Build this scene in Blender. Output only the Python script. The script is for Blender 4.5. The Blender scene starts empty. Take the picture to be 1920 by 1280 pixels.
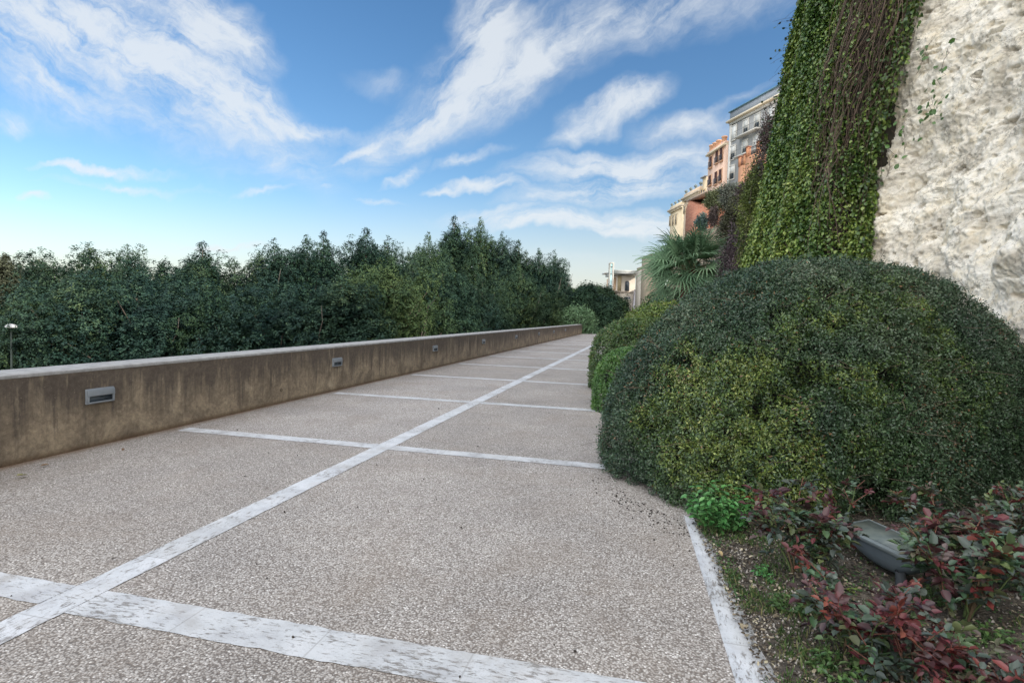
import bpy, math
import numpy as np
from mathutils import Matrix, Vector

# ------------------------------------------------------------------ camera
FPX = 1080.0          # focal length in pixels of a 1920 wide frame
CAMH = 1.6
_F = np.array([255, -43, FPX]); _F = _F / np.linalg.norm(_F)
_U = np.array([.0305, -1, -50.78 / FPX]); _U = _U / np.linalg.norm(_U)
_R = np.cross(-_U, _F)
MC = np.array([_R, _F, _U])
sc = bpy.context.scene
cam_d = bpy.data.cameras.new("camera")
cam = bpy.data.objects.new("camera", cam_d)
sc.collection.objects.link(cam)
cam_d.sensor_width = 36.0
cam_d.lens = FPX / 1920 * 36.0
cam_d.clip_start = 0.05
cam_d.clip_end = 9000
cm = Matrix.Identity(4)
for i in range(3):
    cm[i][0] = MC[i][0]; cm[i][1] = -MC[i][1]; cm[i][2] = -MC[i][2]
cm[2][3] = CAMH
cam.matrix_world = cm
sc.camera = cam
CAM = np.array([0, 0, CAMH])


def ray(px, py):
    return MC @ np.array([(px - 960) / FPX, (py - 640) / FPX, 1.0])


def at(px, py, zc):
    return CAM + ray(px, py) * zc


def gnd(px, py, z=0.0):
    w = ray(px, py)
    return CAM + w * ((z - CAMH) / w[2])


def onX(px, py, X):
    w = ray(px, py)
    return CAM + w * (X / w[0])


# ------------------------------------------------------------------ world, sun, exposure
SUN_EL, SUN_AZ = math.radians(27), math.radians(108)     # azimuth from +Y, positive to the right: the sun stands behind the cliff
world = bpy.data.worlds.new("World"); sc.world = world
world.use_nodes = True
wt = world.node_tree; wt.nodes.clear()
WN = wt.nodes.new; WL = wt.links.new


def wmath(op, a, b=None, clamp=False):
    n = WN('ShaderNodeMath'); n.operation = op; n.use_clamp = clamp
    for i, v in enumerate((a, b)):
        if v is None: continue
        if isinstance(v, (int, float)): n.inputs[i].default_value = v
        else: WL(v, n.inputs[i])
    return n.outputs[0]


tc = WN('ShaderNodeTexCoord')
sep = WN('ShaderNodeSeparateXYZ'); WL(tc.outputs['Generated'], sep.inputs[0])
yy = wmath('ADD', wmath('ABSOLUTE', sep.outputs[1]), 0.08)
gx = wmath('DIVIDE', sep.outputs[0], yy)
gz = wmath('DIVIDE', sep.outputs[2], yy)
cmb = WN('ShaderNodeCombineXYZ'); WL(gx, cmb.inputs[0]); WL(gz, cmb.inputs[1])


def wnoise(vec, scale, detail, rough, dist=0.0):
    n = WN('ShaderNodeTexNoise'); n.inputs['Scale'].default_value = scale
    n.inputs['Detail'].default_value = detail; n.inputs['Roughness'].default_value = rough
    n.inputs['Distortion'].default_value = dist
    WL(vec, n.inputs['Vector']); return n


def wvmath(op, a, b):
    n = WN('ShaderNodeVectorMath'); n.operation = op
    for i, v in enumerate((a, b)):
        if isinstance(v, tuple): n.inputs[i].default_value = v
        elif isinstance(v, (int, float)): n.inputs[3].default_value = v
        else: WL(v, n.inputs[i])
    return n.outputs[0]


def wscale(a, s):
    n = WN('ShaderNodeVectorMath'); n.operation = 'SCALE'; WL(a, n.inputs[0]); n.inputs[3].default_value = s
    return n.outputs[0]


n1 = wnoise(cmb.outputs[0], 3.2, 4, .6)
n2 = wnoise(cmb.outputs[0], 14, 4, .6)
warp = wvmath('ADD', cmb.outputs[0], wscale(wvmath('SUBTRACT', n1.outputs['Color'], (.5, .5, .5)), .11))
warp = wvmath('ADD', warp, wscale(wvmath('SUBTRACT', n2.outputs['Color'], (.5, .5, .5)), .045))


def gno(px, py):
    w = ray(px, py)
    y = abs(w[1]) / np.linalg.norm(w) + 0.08
    w = w / np.linalg.norm(w)
    return np.array([w[0] / y, w[2] / y])


# centre, half axes, tilt (degrees, + = falls to the right), weight: where the cloud banks stand in the sky
CLOUDS = [(120, 40, 330, 110, 12, .85), (330, 140, 240, 80, 32, .75), (430, 205, 230, 60, 33, .7), (560, 247, 120, 17, 6, .75),
          (400, 60, 130, 62, 35, .8), (470, 100, 70, 40, 30, .5), (300, 240, 220, 42, 24, .38), (90, 160, 170, 60, 20, .45), (500, 195, 110, 16, 40, .7),
          (900, 165, 150, 75, -24, .95), (800, 240, 175, 38, -25, .75), (905, 60, 70, 95, 10, .85), (1000, 120, 70, 45, -28, .8),
          (1180, 30, 320, 58, -9, .62), (690, 280, 75, 9, -22, .7), (730, 172, 80, 20, 10, .28), (1060, 80, 160, 60, -20, .5),
          (1150, 210, 110, 33, -25, 1.0), (1100, 245, 90, 18, -28, .6), (1290, 250, 110, 26, -6, .75), (1180, 312, 230, 25, -4, 1.05),
          (1160, 352, 210, 21, -6, 1.0), (915, 347, 80, 11, 3, .85), (835, 350, 45, 6, 0, .7), (1080, 407, 260, 17, 1, 1.05),
          (1190, 428, 90, 12, 3, .9), (1380, 200, 130, 10, -26, .3), (190, 311, 120, 10, 3, .95), (235, 342, 150, 7, 2, .55), (65, 374, 32, 8, 2, .7),
          (415, 452, 100, 6, 8, .8), (20, 225, 50, 20, 12, .45), (770, 320, 50, 9, -28, .7), (885, 299, 75, 9, -9, .65),
          (718, 373, 40, 6, 2, .55), (490, 355, 60, 7, -4, .4), (615, 345, 22, 6, 4, .35),
          (1110, 490, 230, 16, 1, .25), (150, 470, 200, 14, 3, .2)]
acc = None
for (cx, cy, rx, ry, ang, wgt) in CLOUDS:
    a = math.radians(ang)
    c0 = gno(cx, cy); ax = gno(cx + math.cos(a) * rx, cy + math.sin(a) * rx) - c0
    ay = gno(cx - math.sin(a) * ry, cy + math.cos(a) * ry) - c0
    m = WN('ShaderNodeMapping'); m.vector_type = 'TEXTURE'
    m.inputs['Location'].default_value = (c0[0], c0[1], 0)
    m.inputs['Rotation'].default_value = (0, 0, math.atan2(ax[1], ax[0]))
    m.inputs['Scale'].default_value = (np.linalg.norm(ax) * 1.3, np.linalg.norm(ay) * 1.45, 1)
    WL(warp, m.inputs['Vector'])
    g = WN('ShaderNodeTexGradient'); g.gradient_type = 'SPHERICAL'; WL(m.outputs[0], g.inputs[0])
    v = wmath('MULTIPLY', wmath('POWER', g.outputs['Fac'], .8), wgt)
    acc = v if acc is None else wmath('MAXIMUM', acc, wmath('ADD', v, wmath('MULTIPLY', acc, .35)))
def streak(ang, sy, sc_):
    mp = WN('ShaderNodeMapping'); mp.inputs['Rotation'].default_value = (0, 0, math.radians(ang))
    WL(warp, mp.inputs['Vector'])
    mp2 = WN('ShaderNodeMapping'); mp2.inputs['Scale'].default_value = (1, sy, 1); WL(mp.outputs[0], mp2.inputs['Vector'])
    return wnoise(mp2.outputs[0], sc_, 9, .66, .25).outputs['Fac']


def wsmooth(v, a, b_):
    q = WN('ShaderNodeMapRange'); q.interpolation_type = 'SMOOTHSTEP'; WL(v, q.inputs['Value']); q.inputs['From Min'].default_value = a; q.inputs['From Max'].default_value = b_
    return q.outputs[0]


def wlerp(f, a, b_):
    return wmath('ADD', wmath('MULTIPLY', a, wmath('SUBTRACT', 1.0, f)), wmath('MULTIPLY', b_, f))


sA, sB, sC = streak(30, 4.2, 5.0), streak(-38, 3.2, 5.0), streak(-3, 6.5, 4.0)
st1 = wlerp(wsmooth(gx, -.60, -.42), sA, sB)
st1 = wlerp(wsmooth(gz, .34, .22), st1, sC)
st2 = wnoise(warp, 9, 9, .70, .4)
tex = wmath('ADD', wmath('MULTIPLY', st1, .68), wmath('MULTIPLY', st2.outputs['Fac'], .37))
dens = wmath('MULTIPLY', acc, wmath('ADD', wmath('MULTIPLY', wmath('SUBTRACT', tex, .42), 5.6), .25))
dens = wmath('ADD', dens, wmath('MULTIPLY', acc, .22))
mr = WN('ShaderNodeMapRange'); mr.interpolation_type = 'SMOOTHSTEP'
WL(dens, mr.inputs['Value']); mr.inputs['From Min'].default_value = -.02; mr.inputs['From Max'].default_value = 1.05
dens = wmath('MULTIPLY', mr.outputs[0], .80)
sky = WN('ShaderNodeTexSky'); sky.sky_type = 'NISHITA'; sky.sun_disc = False
sky.sun_elevation = SUN_EL; sky.sun_rotation = SUN_AZ
sky.air_density = 1.0; sky.dust_density = .6; sky.ozone_density = 2.0; sky.altitude = 50
hsv = WN('ShaderNodeHueSaturation'); hsv.inputs['Saturation'].default_value = 1.22; hsv.inputs['Value'].default_value = 1.66
WL(sky.outputs[0], hsv.inputs['Color'])
# pale warm band low over the horizon
hz = WN('ShaderNodeMapRange'); hz.interpolation_type = 'SMOOTHSTEP'; WL(gz, hz.inputs['Value'])
hz.inputs['From Min'].default_value = .23; hz.inputs['From Max'].default_value = -.02
hz.inputs['To Min'].default_value = 0; hz.inputs['To Max'].default_value = .8
mx1 = WN('ShaderNodeMix'); mx1.data_type = 'RGBA'; WL(hz.outputs[0], mx1.inputs[0])
WL(hsv.outputs[0], mx1.inputs[6]); mx1.inputs[7].default_value = (8.2, 7.9, 7.35, 1)
mx2 = WN('ShaderNodeMix'); mx2.data_type = 'RGBA'; WL(dens, mx2.inputs[0])
WL(mx1.outputs[2], mx2.inputs[6]); mx2.inputs[7].default_value = (8.6, 9.0, 9.3, 1)
# bright sky area added overhead and behind the viewer to light the ground
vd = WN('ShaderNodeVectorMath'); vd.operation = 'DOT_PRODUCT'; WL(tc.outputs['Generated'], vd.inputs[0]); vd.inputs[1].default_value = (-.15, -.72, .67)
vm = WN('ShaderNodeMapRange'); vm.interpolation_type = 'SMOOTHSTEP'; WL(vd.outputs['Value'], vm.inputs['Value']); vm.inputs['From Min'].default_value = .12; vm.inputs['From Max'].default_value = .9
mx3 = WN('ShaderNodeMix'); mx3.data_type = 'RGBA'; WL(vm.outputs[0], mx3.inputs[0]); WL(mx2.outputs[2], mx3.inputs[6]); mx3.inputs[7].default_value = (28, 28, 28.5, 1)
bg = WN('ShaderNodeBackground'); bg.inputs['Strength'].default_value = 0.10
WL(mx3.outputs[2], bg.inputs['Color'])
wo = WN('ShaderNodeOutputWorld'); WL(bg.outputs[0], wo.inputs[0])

sun_d = bpy.data.lights.new("sun", 'SUN'); sun_d.energy = 4.0; sun_d.angle = math.radians(2); sun_d.color = (1, .93, .82)
sun = bpy.data.objects.new("sun", sun_d); sc.collection.objects.link(sun)
sdir = Vector((math.sin(SUN_AZ) * math.cos(SUN_EL), math.cos(SUN_AZ) * math.cos(SUN_EL), math.sin(SUN_EL)))
sun.rotation_euler = sdir.to_track_quat('Z', 'Y').to_euler()
sun.location = sdir * 60
sc.view_settings.view_transform = 'Standard'; sc.view_settings.look = 'None'
sc.view_settings.exposure = 0.0; sc.view_settings.gamma = 1
sc.cycles.use_denoising = True
sc.cycles.max_bounces = 6; sc.cycles.diffuse_bounces = 3; sc.cycles.glossy_bounces = 2
sc.cycles.transmission_bounces = 3; sc.cycles.transparent_max_bounces = 4


# ------------------------------------------------------------------ numeric helpers
def _hash(ix, iy, iz, seed):
    h = (ix.astype(np.int64) * 374761393 + iy.astype(np.int64) * 668265263 + iz.astype(np.int64) * 2147483647 + seed * 974711) & 0xffffffff
    h = ((h ^ (h >> 13)) * 1274126177) & 0xffffffff
    h = ((h ^ (h >> 15)) * 2246822519) & 0xffffffff
    return ((h ^ (h >> 16)) & 0xffffff) / float(0xffffff)


def vnoise(P, seed=0):
    P = np.asarray(P, float); i = np.floor(P).astype(np.int64); f = P - i; f = f * f * (3 - 2 * f)
    r = 0
    for dx in (0, 1):
        for dy in (0, 1):
            for dz in (0, 1):
                w = (f[:, 0] if dx else 1 - f[:, 0]) * (f[:, 1] if dy else 1 - f[:, 1]) * (f[:, 2] if dz else 1 - f[:, 2])
                r = r + w * _hash(i[:, 0] + dx, i[:, 1] + dy, i[:, 2] + dz, seed)
    return r


def fbm(P, freq=1., octs=4, seed=0, gain=.5, ridged=False):
    P = np.asarray(P, float) * freq; s = 0; a = 1; t = 0
    for k in range(octs):
        n = vnoise(P + k * 17.3, seed + k * 7)
        if ridged: n = 1 - np.abs(2 * n - 1)
        s = s + a * n; t += a; a *= gain; P = P * 2.03
    return s / t


def nrm(v):
    return v / np.maximum(np.linalg.norm(v, axis=-1, keepdims=True), 1e-9)


class MB:
    def __init__(self): self.V = []; self.F = {}; self.C = {}; self.n = 0

    def add(self, V, F, col=None):
        V = np.asarray(V, float).reshape(-1, 3); F = np.asarray(F, np.int64)
        if not len(F): return
        k = F.shape[1]
        self.V.append(V); self.F.setdefault(k, []).append(F + self.n)
        if col is None: col = (.5, .5, .5)
        col = np.asarray(col, float)
        if col.ndim == 1: col = np.tile(col, (len(F), 1))
        self.C.setdefault(k, []).append(col)
        self.n += len(V)

    def box(self, lo, hi, col=None, xf=None):
        x0, y0, z0 = lo; x1, y1, z1 = hi
        V = np.array([(x0, y0, z0), (x1, y0, z0), (x1, y1, z0), (x0, y1, z0), (x0, y0, z1), (x1, y0, z1), (x1, y1, z1), (x0, y1, z1)], float)
        if xf is not None: V = xf(V)
        self.add(V, [(0, 3, 2, 1), (4, 5, 6, 7), (0, 1, 5, 4), (1, 2, 6, 5), (2, 3, 7, 6), (3, 0, 4, 7)], col)

    def prism(self, poly, y0, y1, col=None, xf=None):   # poly in x,z extruded along y
        n = len(poly); p = np.array(poly, float)
        V = np.vstack([np.stack([p[:, 0], np.full(n, y0), p[:, 1]], 1), np.stack([p[:, 0], np.full(n, y1), p[:, 1]], 1)])
        if xf is not None: V = xf(V)
        self.V.append(V); b = self.n; self.n += len(V); c = np.asarray(col if col is not None else (.5, .5, .5), float)
        for f in ([list(range(n)), list(range(2 * n - 1, n - 1, -1))] + [[(i + 1) % n, i, i + n, (i + 1) % n + n] for i in range(n)]):
            k = len(f); self.F.setdefault(k, []).append(np.array([f]) + b); self.C.setdefault(k, []).append(c[None])

    def tube(self, pts, rad, sides=5, col=None):
        pts = np.asarray(pts, float); n = len(pts); rad = np.broadcast_to(np.asarray(rad, float), (n,))
        t = nrm(np.gradient(pts, axis=0))
        ref = np.array([0, 0, 1.]) if abs(t[0][2]) < .8 else np.array([1., 0, 0])
        u = nrm(np.cross(t, ref)); v = np.cross(t, u)
        a = np.linspace(0, 2 * np.pi, sides, endpoint=False)
        V = pts[:, None] + rad[:, None, None] * (u[:, None] * np.cos(a)[None, :, None] + v[:, None] * np.sin(a)[None, :, None])
        I = np.arange(n - 1)[:, None] * sides + np.arange(sides)[None]
        J = np.arange(n - 1)[:, None] * sides + (np.arange(sides)[None] + 1) % sides
        F = np.stack([I, J, J + sides, I + sides], -1).reshape(-1, 4)
        self.add(V.reshape(-1, 3), F, col)

    def lathe(self, c, prof, sides=16, col=None, xf=None):
        a = np.linspace(0, 2 * np.pi, sides, endpoint=False); prof = np.array(prof, float)
        V = np.stack([prof[:, 0][:, None] * np.cos(a), prof[:, 0][:, None] * np.sin(a), np.repeat(prof[:, 1][:, None], sides, 1)], -1) + np.array(c)
        n = len(prof)
        I = np.arange(n - 1)[:, None] * sides + np.arange(sides)[None]; J = np.arange(n - 1)[:, None] * sides + (np.arange(sides)[None] + 1) % sides
        V = V.reshape(-1, 3)
        if xf is not None: V = xf(V)
        self.add(V, np.stack([I, J, J + sides, I + sides], -1).reshape(-1, 4), col)

    def build(self, name, mat, parent=None, smooth=False, origin=None, bevel=0):
        me = bpy.data.meshes.new(name)
        V = np.vstack(self.V) if self.V else np.zeros((0, 3))
        o0 = np.zeros(3)
        if origin is not None: o0 = np.asarray(origin, float); V = V - o0
        loops, starts, cols, s = [], [], [], 0
        for k in sorted(self.F):
            f = np.vstack(self.F[k]); loops.append(f.ravel()); starts.append(s + np.arange(len(f)) * k); s += f.size
            cols.append(np.vstack(self.C[k]))
        loops = np.concatenate(loops).astype(np.int32); starts = np.concatenate(starts).astype(np.int32); cols = np.vstack(cols)
        me.vertices.add(len(V)); me.vertices.foreach_set('co', V.astype(np.float32).ravel())
        me.loops.add(len(loops)); me.loops.foreach_set('vertex_index', loops)
        me.polygons.add(len(starts)); me.polygons.foreach_set('loop_start', starts)
        at_ = me.attributes.new('col', 'FLOAT_COLOR', 'FACE')
        at_.data.foreach_set('color', np.hstack([cols, np.ones((len(cols), 1))]).astype(np.float32).ravel())
        me.update(calc_edges=True); me.validate()
        if smooth: me.polygons.foreach_set('use_smooth', np.ones(len(me.polygons), bool))
        me.materials.append(mat)
        o = bpy.data.objects.new(name, me); sc.collection.objects.link(o)
        o.location = o0
        if parent is not None:
            o.parent = parent
        if bevel:
            b = o.modifiers.new('bevel', 'BEVEL'); b.width = bevel; b.segments = 2; b.limit_method = 'ANGLE'
        return o


def tag(o, label=None, cat=None, group=None, kind=None):
    if label: o['label'] = label
    if cat: o['category'] = cat
    if group: o['group'] = group
    if kind: o['kind'] = kind
    return o


def empty(name, loc, label, cat, group=None, rz=0):
    o = bpy.data.objects.new(name, None); sc.collection.objects.link(o)
    o.location = loc; o.rotation_euler = (0, 0, rz); o.empty_display_size = .2
    return tag(o, label, cat, group)


def copy_tree(o, parent=None):
    c = o.copy(); sc.collection.objects.link(c); c.parent = parent
    for ch in [x for x in sc.objects if x.parent == o]: copy_tree(ch, c)
    return c


def leaves(mb, P, N, size, asp=.5, T=None, col=(.05, .1, .03), fold=.0, rng=None, droop=0.):
    """leaf blades: 4 point diamonds, or folded six point blades when fold > 0"""
    P = np.asarray(P, float); n = len(P)
    if n == 0: return
    N = nrm(np.asarray(N, float))
    if T is None: T = rng.normal(size=(n, 3))
    T = nrm(T - N * np.sum(T * N, 1, keepdims=True)); B = np.cross(N, T)
    L = np.broadcast_to(np.asarray(size, float), (n,))[:, None]; W = L * asp * .5
    if fold <= 0:
        V = np.stack([P, P + T * L * .45 - B * W, P + T * L - N * L * droop, P + T * L * .45 + B * W], 1).reshape(-1, 3)
        F = np.arange(n)[:, None] * 4 + np.arange(4)
        mb.add(V, F, col)
    else:
        up = N * W * fold * 2
        V = np.stack([P, P + T * L * .28 - B * W * .85 + up, P + T * L * .68 - B * W * .8 + up - N * L * droop * .4, P + T * L - N * L * droop,
                      P + T * L * .68 + B * W * .8 + up - N * L * droop * .4, P + T * L * .28 + B * W * .85 + up], 1).reshape(-1, 3)
        b = np.arange(n)[:, None] * 6
        F = np.stack([b + np.array([0, 1, 2, 3]), b + np.array([0, 3, 4, 5])], 1).reshape(-1, 4)
        c = np.asarray(col, float)
        if c.ndim == 2: c = np.repeat(c, 2, 0)
        mb.add(V, F, c)


def pal(t, stops):
    t = np.clip(t, 0, 1); xs = [s[0] for s in stops]
    return np.stack([np.interp(t, xs, [s[1][k] for s in stops]) for k in range(3)], 1)


def jitter(col, rng, amt=.15):
    return np.clip(col * (1 + rng.normal(size=(len(col), 1)) * amt), 0.002, 1)


def grid_mesh(G):
    """G: (a,b,3) grid of points -> V,F"""
    a, b = G.shape[:2]
    I = (np.arange(a - 1)[:, None] * b + np.arange(b - 1)[None]).ravel()
    return G.reshape(-1, 3), np.stack([I, I + b, I + b + 1, I + 1], 1)


def sample_surface(V, F, n, rng, wfun=None):
    q = V[F]; d1 = q[:, 2] - q[:, 0]; d2 = q[:, 3] - q[:, 1]
    nn = np.cross(d1, d2); ar = np.linalg.norm(nn, axis=1)
    w = ar.copy()
    if wfun is not None: w = w * wfun(q.mean(1), nrm(nn))
    idx = rng.choice(len(F), n, p=w / w.sum())
    u, v = rng.random((2, n, 1))
    p = q[idx]; P = (p[:, 0] * (1 - u) + p[:, 1] * u) * (1 - v) + (p[:, 3] * (1 - u) + p[:, 2] * u) * v
    return P, nrm(nn[idx])


# ------------------------------------------------------------------ materials
def newmat(name):
    m = bpy.data.materials.new(name); m.use_nodes = True; nt = m.node_tree
    b = nt.nodes['Principled BSDF']; return m, nt, b


def N_(nt, t, **k):
    n = nt.nodes.new(t)
    for a, v in k.items():
        if hasattr(n, a): setattr(n, a, v)
    return n


def inp(nt, n, name, v):
    if isinstance(v, (int, float, tuple)): n.inputs[name].default_value = v
    else: nt.links.new(v, n.inputs[name])


def noise_(nt, vec, scale, detail=4, rough=.55, dist=0):
    n = N_(nt, 'ShaderNodeTexNoise'); inp(nt, n, 'Scale', scale); inp(nt, n, 'Detail', detail); inp(nt, n, 'Roughness', rough); inp(nt, n, 'Distortion', dist)
    if vec is not None: nt.links.new(vec, n.inputs['Vector'])
    return n.outputs['Fac']


def ramp_(nt, fac, stops, interp='LINEAR'):
    r = N_(nt, 'ShaderNodeValToRGB'); cr = r.color_ramp; cr.interpolation = interp
    while len(cr.elements) > len(stops): cr.elements.remove(cr.elements[-1])
    while len(cr.elements) < len(stops): cr.elements.new(.5)
    for e, (p, c) in zip(cr.elements, stops):
        e.position = p; e.color = (c, c, c, 1) if isinstance(c, (int, float)) else (*c, 1)
    nt.links.new(fac, r.inputs[0]); return r.outputs[0]


def mix_(nt, fac, a, b, blend='MIX'):
    m = N_(nt, 'ShaderNodeMix'); m.data_type = 'RGBA'; m.blend_type = blend
    for i, v in ((0, fac), (6, a), (7, b)):
        if isinstance(v, (int, float)): m.inputs[i].default_value = v
        elif isinstance(v, tuple): m.inputs[i].default_value = (*v, 1) if len(v) == 3 else v
        else: nt.links.new(v, m.inputs[i])
    return m.outputs[2]


def m_(nt, op, a, b=0., clamp=False):
    n = N_(nt, 'ShaderNodeMath'); n.operation = op; n.use_clamp = clamp
    for i, v in enumerate((a, b)):
        if isinstance(v, (int, float)): n.inputs[i].default_value = v
        else: nt.links.new(v, n.inputs[i])
    return n.outputs[0]


def objco(nt, scale=None):
    t = N_(nt, 'ShaderNodeTexCoord').outputs['Object']
    if scale:
        mp = N_(nt, 'ShaderNodeMapping'); mp.inputs['Scale'].default_value = scale; nt.links.new(t, mp.inputs['Vector']); return mp.outputs[0]
    return t


def bump_(nt, b, h, strength=.5, dist=.01):
    n = N_(nt, 'ShaderNodeBump'); n.inputs['Strength'].default_value = strength; n.inputs['Distance'].default_value = dist
    nt.links.new(h, n.inputs['Height']); nt.links.new(n.outputs[0], b.inputs['Normal'])


def mat_leaf(name, rough=.5, trans=.18, spec=.35):
    m, nt, b = newmat(name)
    a = N_(nt, 'ShaderNodeAttribute'); a.attribute_name = 'col'
    nz = noise_(nt, objco(nt), 9, 2)
    c = mix_(nt, 1.0, a.outputs['Color'], ramp_(nt, nz, [(.3, .85), (.7, 1.15)]), 'MULTIPLY')
    nt.links.new(c, b.inputs['Base Color']); b.inputs['Roughness'].default_value = rough
    b.inputs['Specular IOR Level'].default_value = spec
    tr = N_(nt, 'ShaderNodeBsdfTranslucent'); nt.links.new(c, tr.inputs[0])
    ms = N_(nt, 'ShaderNodeMixShader'); ms.inputs[0].default_value = trans
    nt.links.new(b.outputs[0], ms.inputs[1]); nt.links.new(tr.outputs[0], ms.inputs[2])
    nt.links.new(ms.outputs[0], nt.nodes['Material Output'].inputs[0]); return m


def mat_attr(name, rough=.7, nscale=6., amp=.12, bump=0., metal=0., spec=.3, bscale=30):
    m, nt, b = newmat(name)
    a = N_(nt, 'ShaderNodeAttribute'); a.attribute_name = 'col'
    co = objco(nt); nz = noise_(nt, co, nscale, 6, .6)
    c = mix_(nt, 1.0, a.outputs['Color'], ramp_(nt, nz, [(.3, 1 - amp), (.7, 1 + amp)]), 'MULTIPLY')
    nt.links.new(c, b.inputs['Base Color']); b.inputs['Roughness'].default_value = rough; b.inputs['Metallic'].default_value = metal
    b.inputs['Specular IOR Level'].default_value = spec
    if bump: bump_(nt, b, noise_(nt, co, bscale, 5, .6), .6, bump)
    return m


M_LEAF = mat_leaf('leaf'); M_LEAF_GLOSS = mat_leaf('glossy_leaf', .36, .12, .5); M_TREE = mat_leaf('tree_leaf', .6, .1, .2)
_t = M_TREE.node_tree; _oi = _t.nodes.new('ShaderNodeObjectInfo')
_old = [l for l in _t.links if l.to_socket.name == 'Base Color'][0].from_socket
_mx = mix_(_t, 1.0, _old, ramp_(_t, _oi.outputs['Random'], [(0, (.50, .62, .68)), (.35, (.68, .77, .80)), (.65, (.88, .88, .82)), (1, (1.15, 1.08, .9))]), 'MULTIPLY')
for _l in [l for l in _t.links if l.from_socket == _old and l.to_node.type in ('BSDF_PRINCIPLED', 'BSDF_TRANSLUCENT')]: _t.links.new(_mx, _l.to_socket)
M_BARK = mat_attr('bark', .9, 8, .3, .01)
M_STEM = mat_attr('stem', .75, 20, .25)
M_PLASTER = mat_attr('plaster', .85, .6, .10, .01, bscale=4)
M_TRIM = mat_attr('trim', .8, 1.5, .08)
M_METAL = mat_attr('painted_metal', .45, 14, .06, .0004, 0, .4, 200)
m, nt, b = newmat('window_glass'); b.inputs['Base Color'].default_value = (.03, .04, .05, 1); b.inputs['Roughness'].default_value = .08
nt.links.new(ramp_(nt, noise_(nt, objco(nt), 1.3, 2), [(.3, (.02, .03, .04)), (.7, (.06, .08, .1))]), b.inputs['Base Color']); M_GLASS = m
m, nt, b = newmat('lift_glass')
nt.links.new(ramp_(nt, noise_(nt, objco(nt), .4, 3), [(.3, (.25, .42, .42)), (.7, (.5, .66, .66))]), b.inputs['Base Color'])
b.inputs['Roughness'].default_value = .1; M_LIFT = m

# pebble-dash paving
m, nt, b = newmat('washed_pebble_paving')
co = objco(nt)
wv = N_(nt, 'ShaderNodeVectorMath'); wv.operation = 'MULTIPLY_ADD'
nc = N_(nt, 'ShaderNodeTexNoise'); inp(nt, nc, 'Scale', 60.); inp(nt, nc, 'Detail', 1.); nt.links.new(co, nc.inputs['Vector'])
nt.links.new(nc.outputs['Color'], wv.inputs[0]); wv.inputs[1].default_value = (.006, .006, 0); nt.links.new(co, wv.inputs[2])
vo = N_(nt, 'ShaderNodeTexVoronoi'); inp(nt, vo, 'Scale', 92.); nt.links.new(wv.outputs[0], vo.inputs['Vector'])
sp = N_(nt, 'ShaderNodeSeparateColor'); nt.links.new(vo.outputs['Color'], sp.inputs[0])
stone = ramp_(nt, sp.outputs[0], [(0, (.30, .28, .26)), (.25, (.385, .365, .342)), (.55, (.445, .427, .405)), (.8, (.495, .48, .46)), (.93, (.58, .565, .54)), (1, (.82, .81, .79))])
gap = ramp_(nt, vo.outputs['Distance'], [(.38, 0.), (.68, 1.)])
c = mix_(nt, gap, stone, (.185, .165, .148))
big = noise_(nt, co, .7, 5, .6)
c = mix_(nt, 1.0, c, ramp_(nt, big, [(.3, (.84, .83, .83)), (.7, (1.12, 1.1, 1.08))]), 'MULTIPLY')
# brown grime along the foot of the parapet, tone changes from slab to slab
sx = N_(nt, 'ShaderNodeSeparateXYZ'); nt.links.new(co, sx.inputs[0])
cb = N_(nt, 'ShaderNodeCombineXYZ')
nt.links.new(m_(nt, 'FLOOR', m_(nt, 'DIVIDE', m_(nt, 'ADD', sx.outputs[0], 2.96), 2.96)), cb.inputs[0]); nt.links.new(m_(nt, 'FLOOR', m_(nt, 'DIVIDE', m_(nt, 'SUBTRACT', sx.outputs[1], 2.49), 3.69)), cb.inputs[1])
wn_ = N_(nt, 'ShaderNodeTexWhiteNoise'); nt.links.new(cb.outputs[0], wn_.inputs['Vector'])
c = mix_(nt, 1.0, c, ramp_(nt, wn_.outputs['Value'], [(0, (.90, .885, .86)), (1, (1.07, 1.07, 1.07))]), 'MULTIPLY')
st_ = ramp_(nt, noise_(nt, co, 1.1, 7, .7, .6), [(.48, 0.), (.68, .35)])
c = mix_(nt, st_, c, (.22, .175, .135))
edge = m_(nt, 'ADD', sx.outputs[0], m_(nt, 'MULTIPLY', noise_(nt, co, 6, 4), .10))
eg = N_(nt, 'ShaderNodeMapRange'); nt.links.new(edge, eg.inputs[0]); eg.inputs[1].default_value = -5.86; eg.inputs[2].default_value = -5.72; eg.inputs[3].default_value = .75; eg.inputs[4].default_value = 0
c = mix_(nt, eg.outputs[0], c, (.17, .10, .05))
dk = ramp_(nt, noise_(nt, co, 2.2, 6, .7), [(.60, 0.), (.74, .35)])
c = mix_(nt, dk, c, (.13, .11, .09))
nt.links.new(c, b.inputs['Base Color']); b.inputs['Roughness'].default_value = .72; b.inputs['Specular IOR Level'].default_value = .35
hh = m_(nt, 'SUBTRACT', 1., m_(nt, 'POWER', vo.outputs['Distance'], 2.))
bump_(nt, b, hh, .8, .005); M_PEBBLE = m


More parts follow.
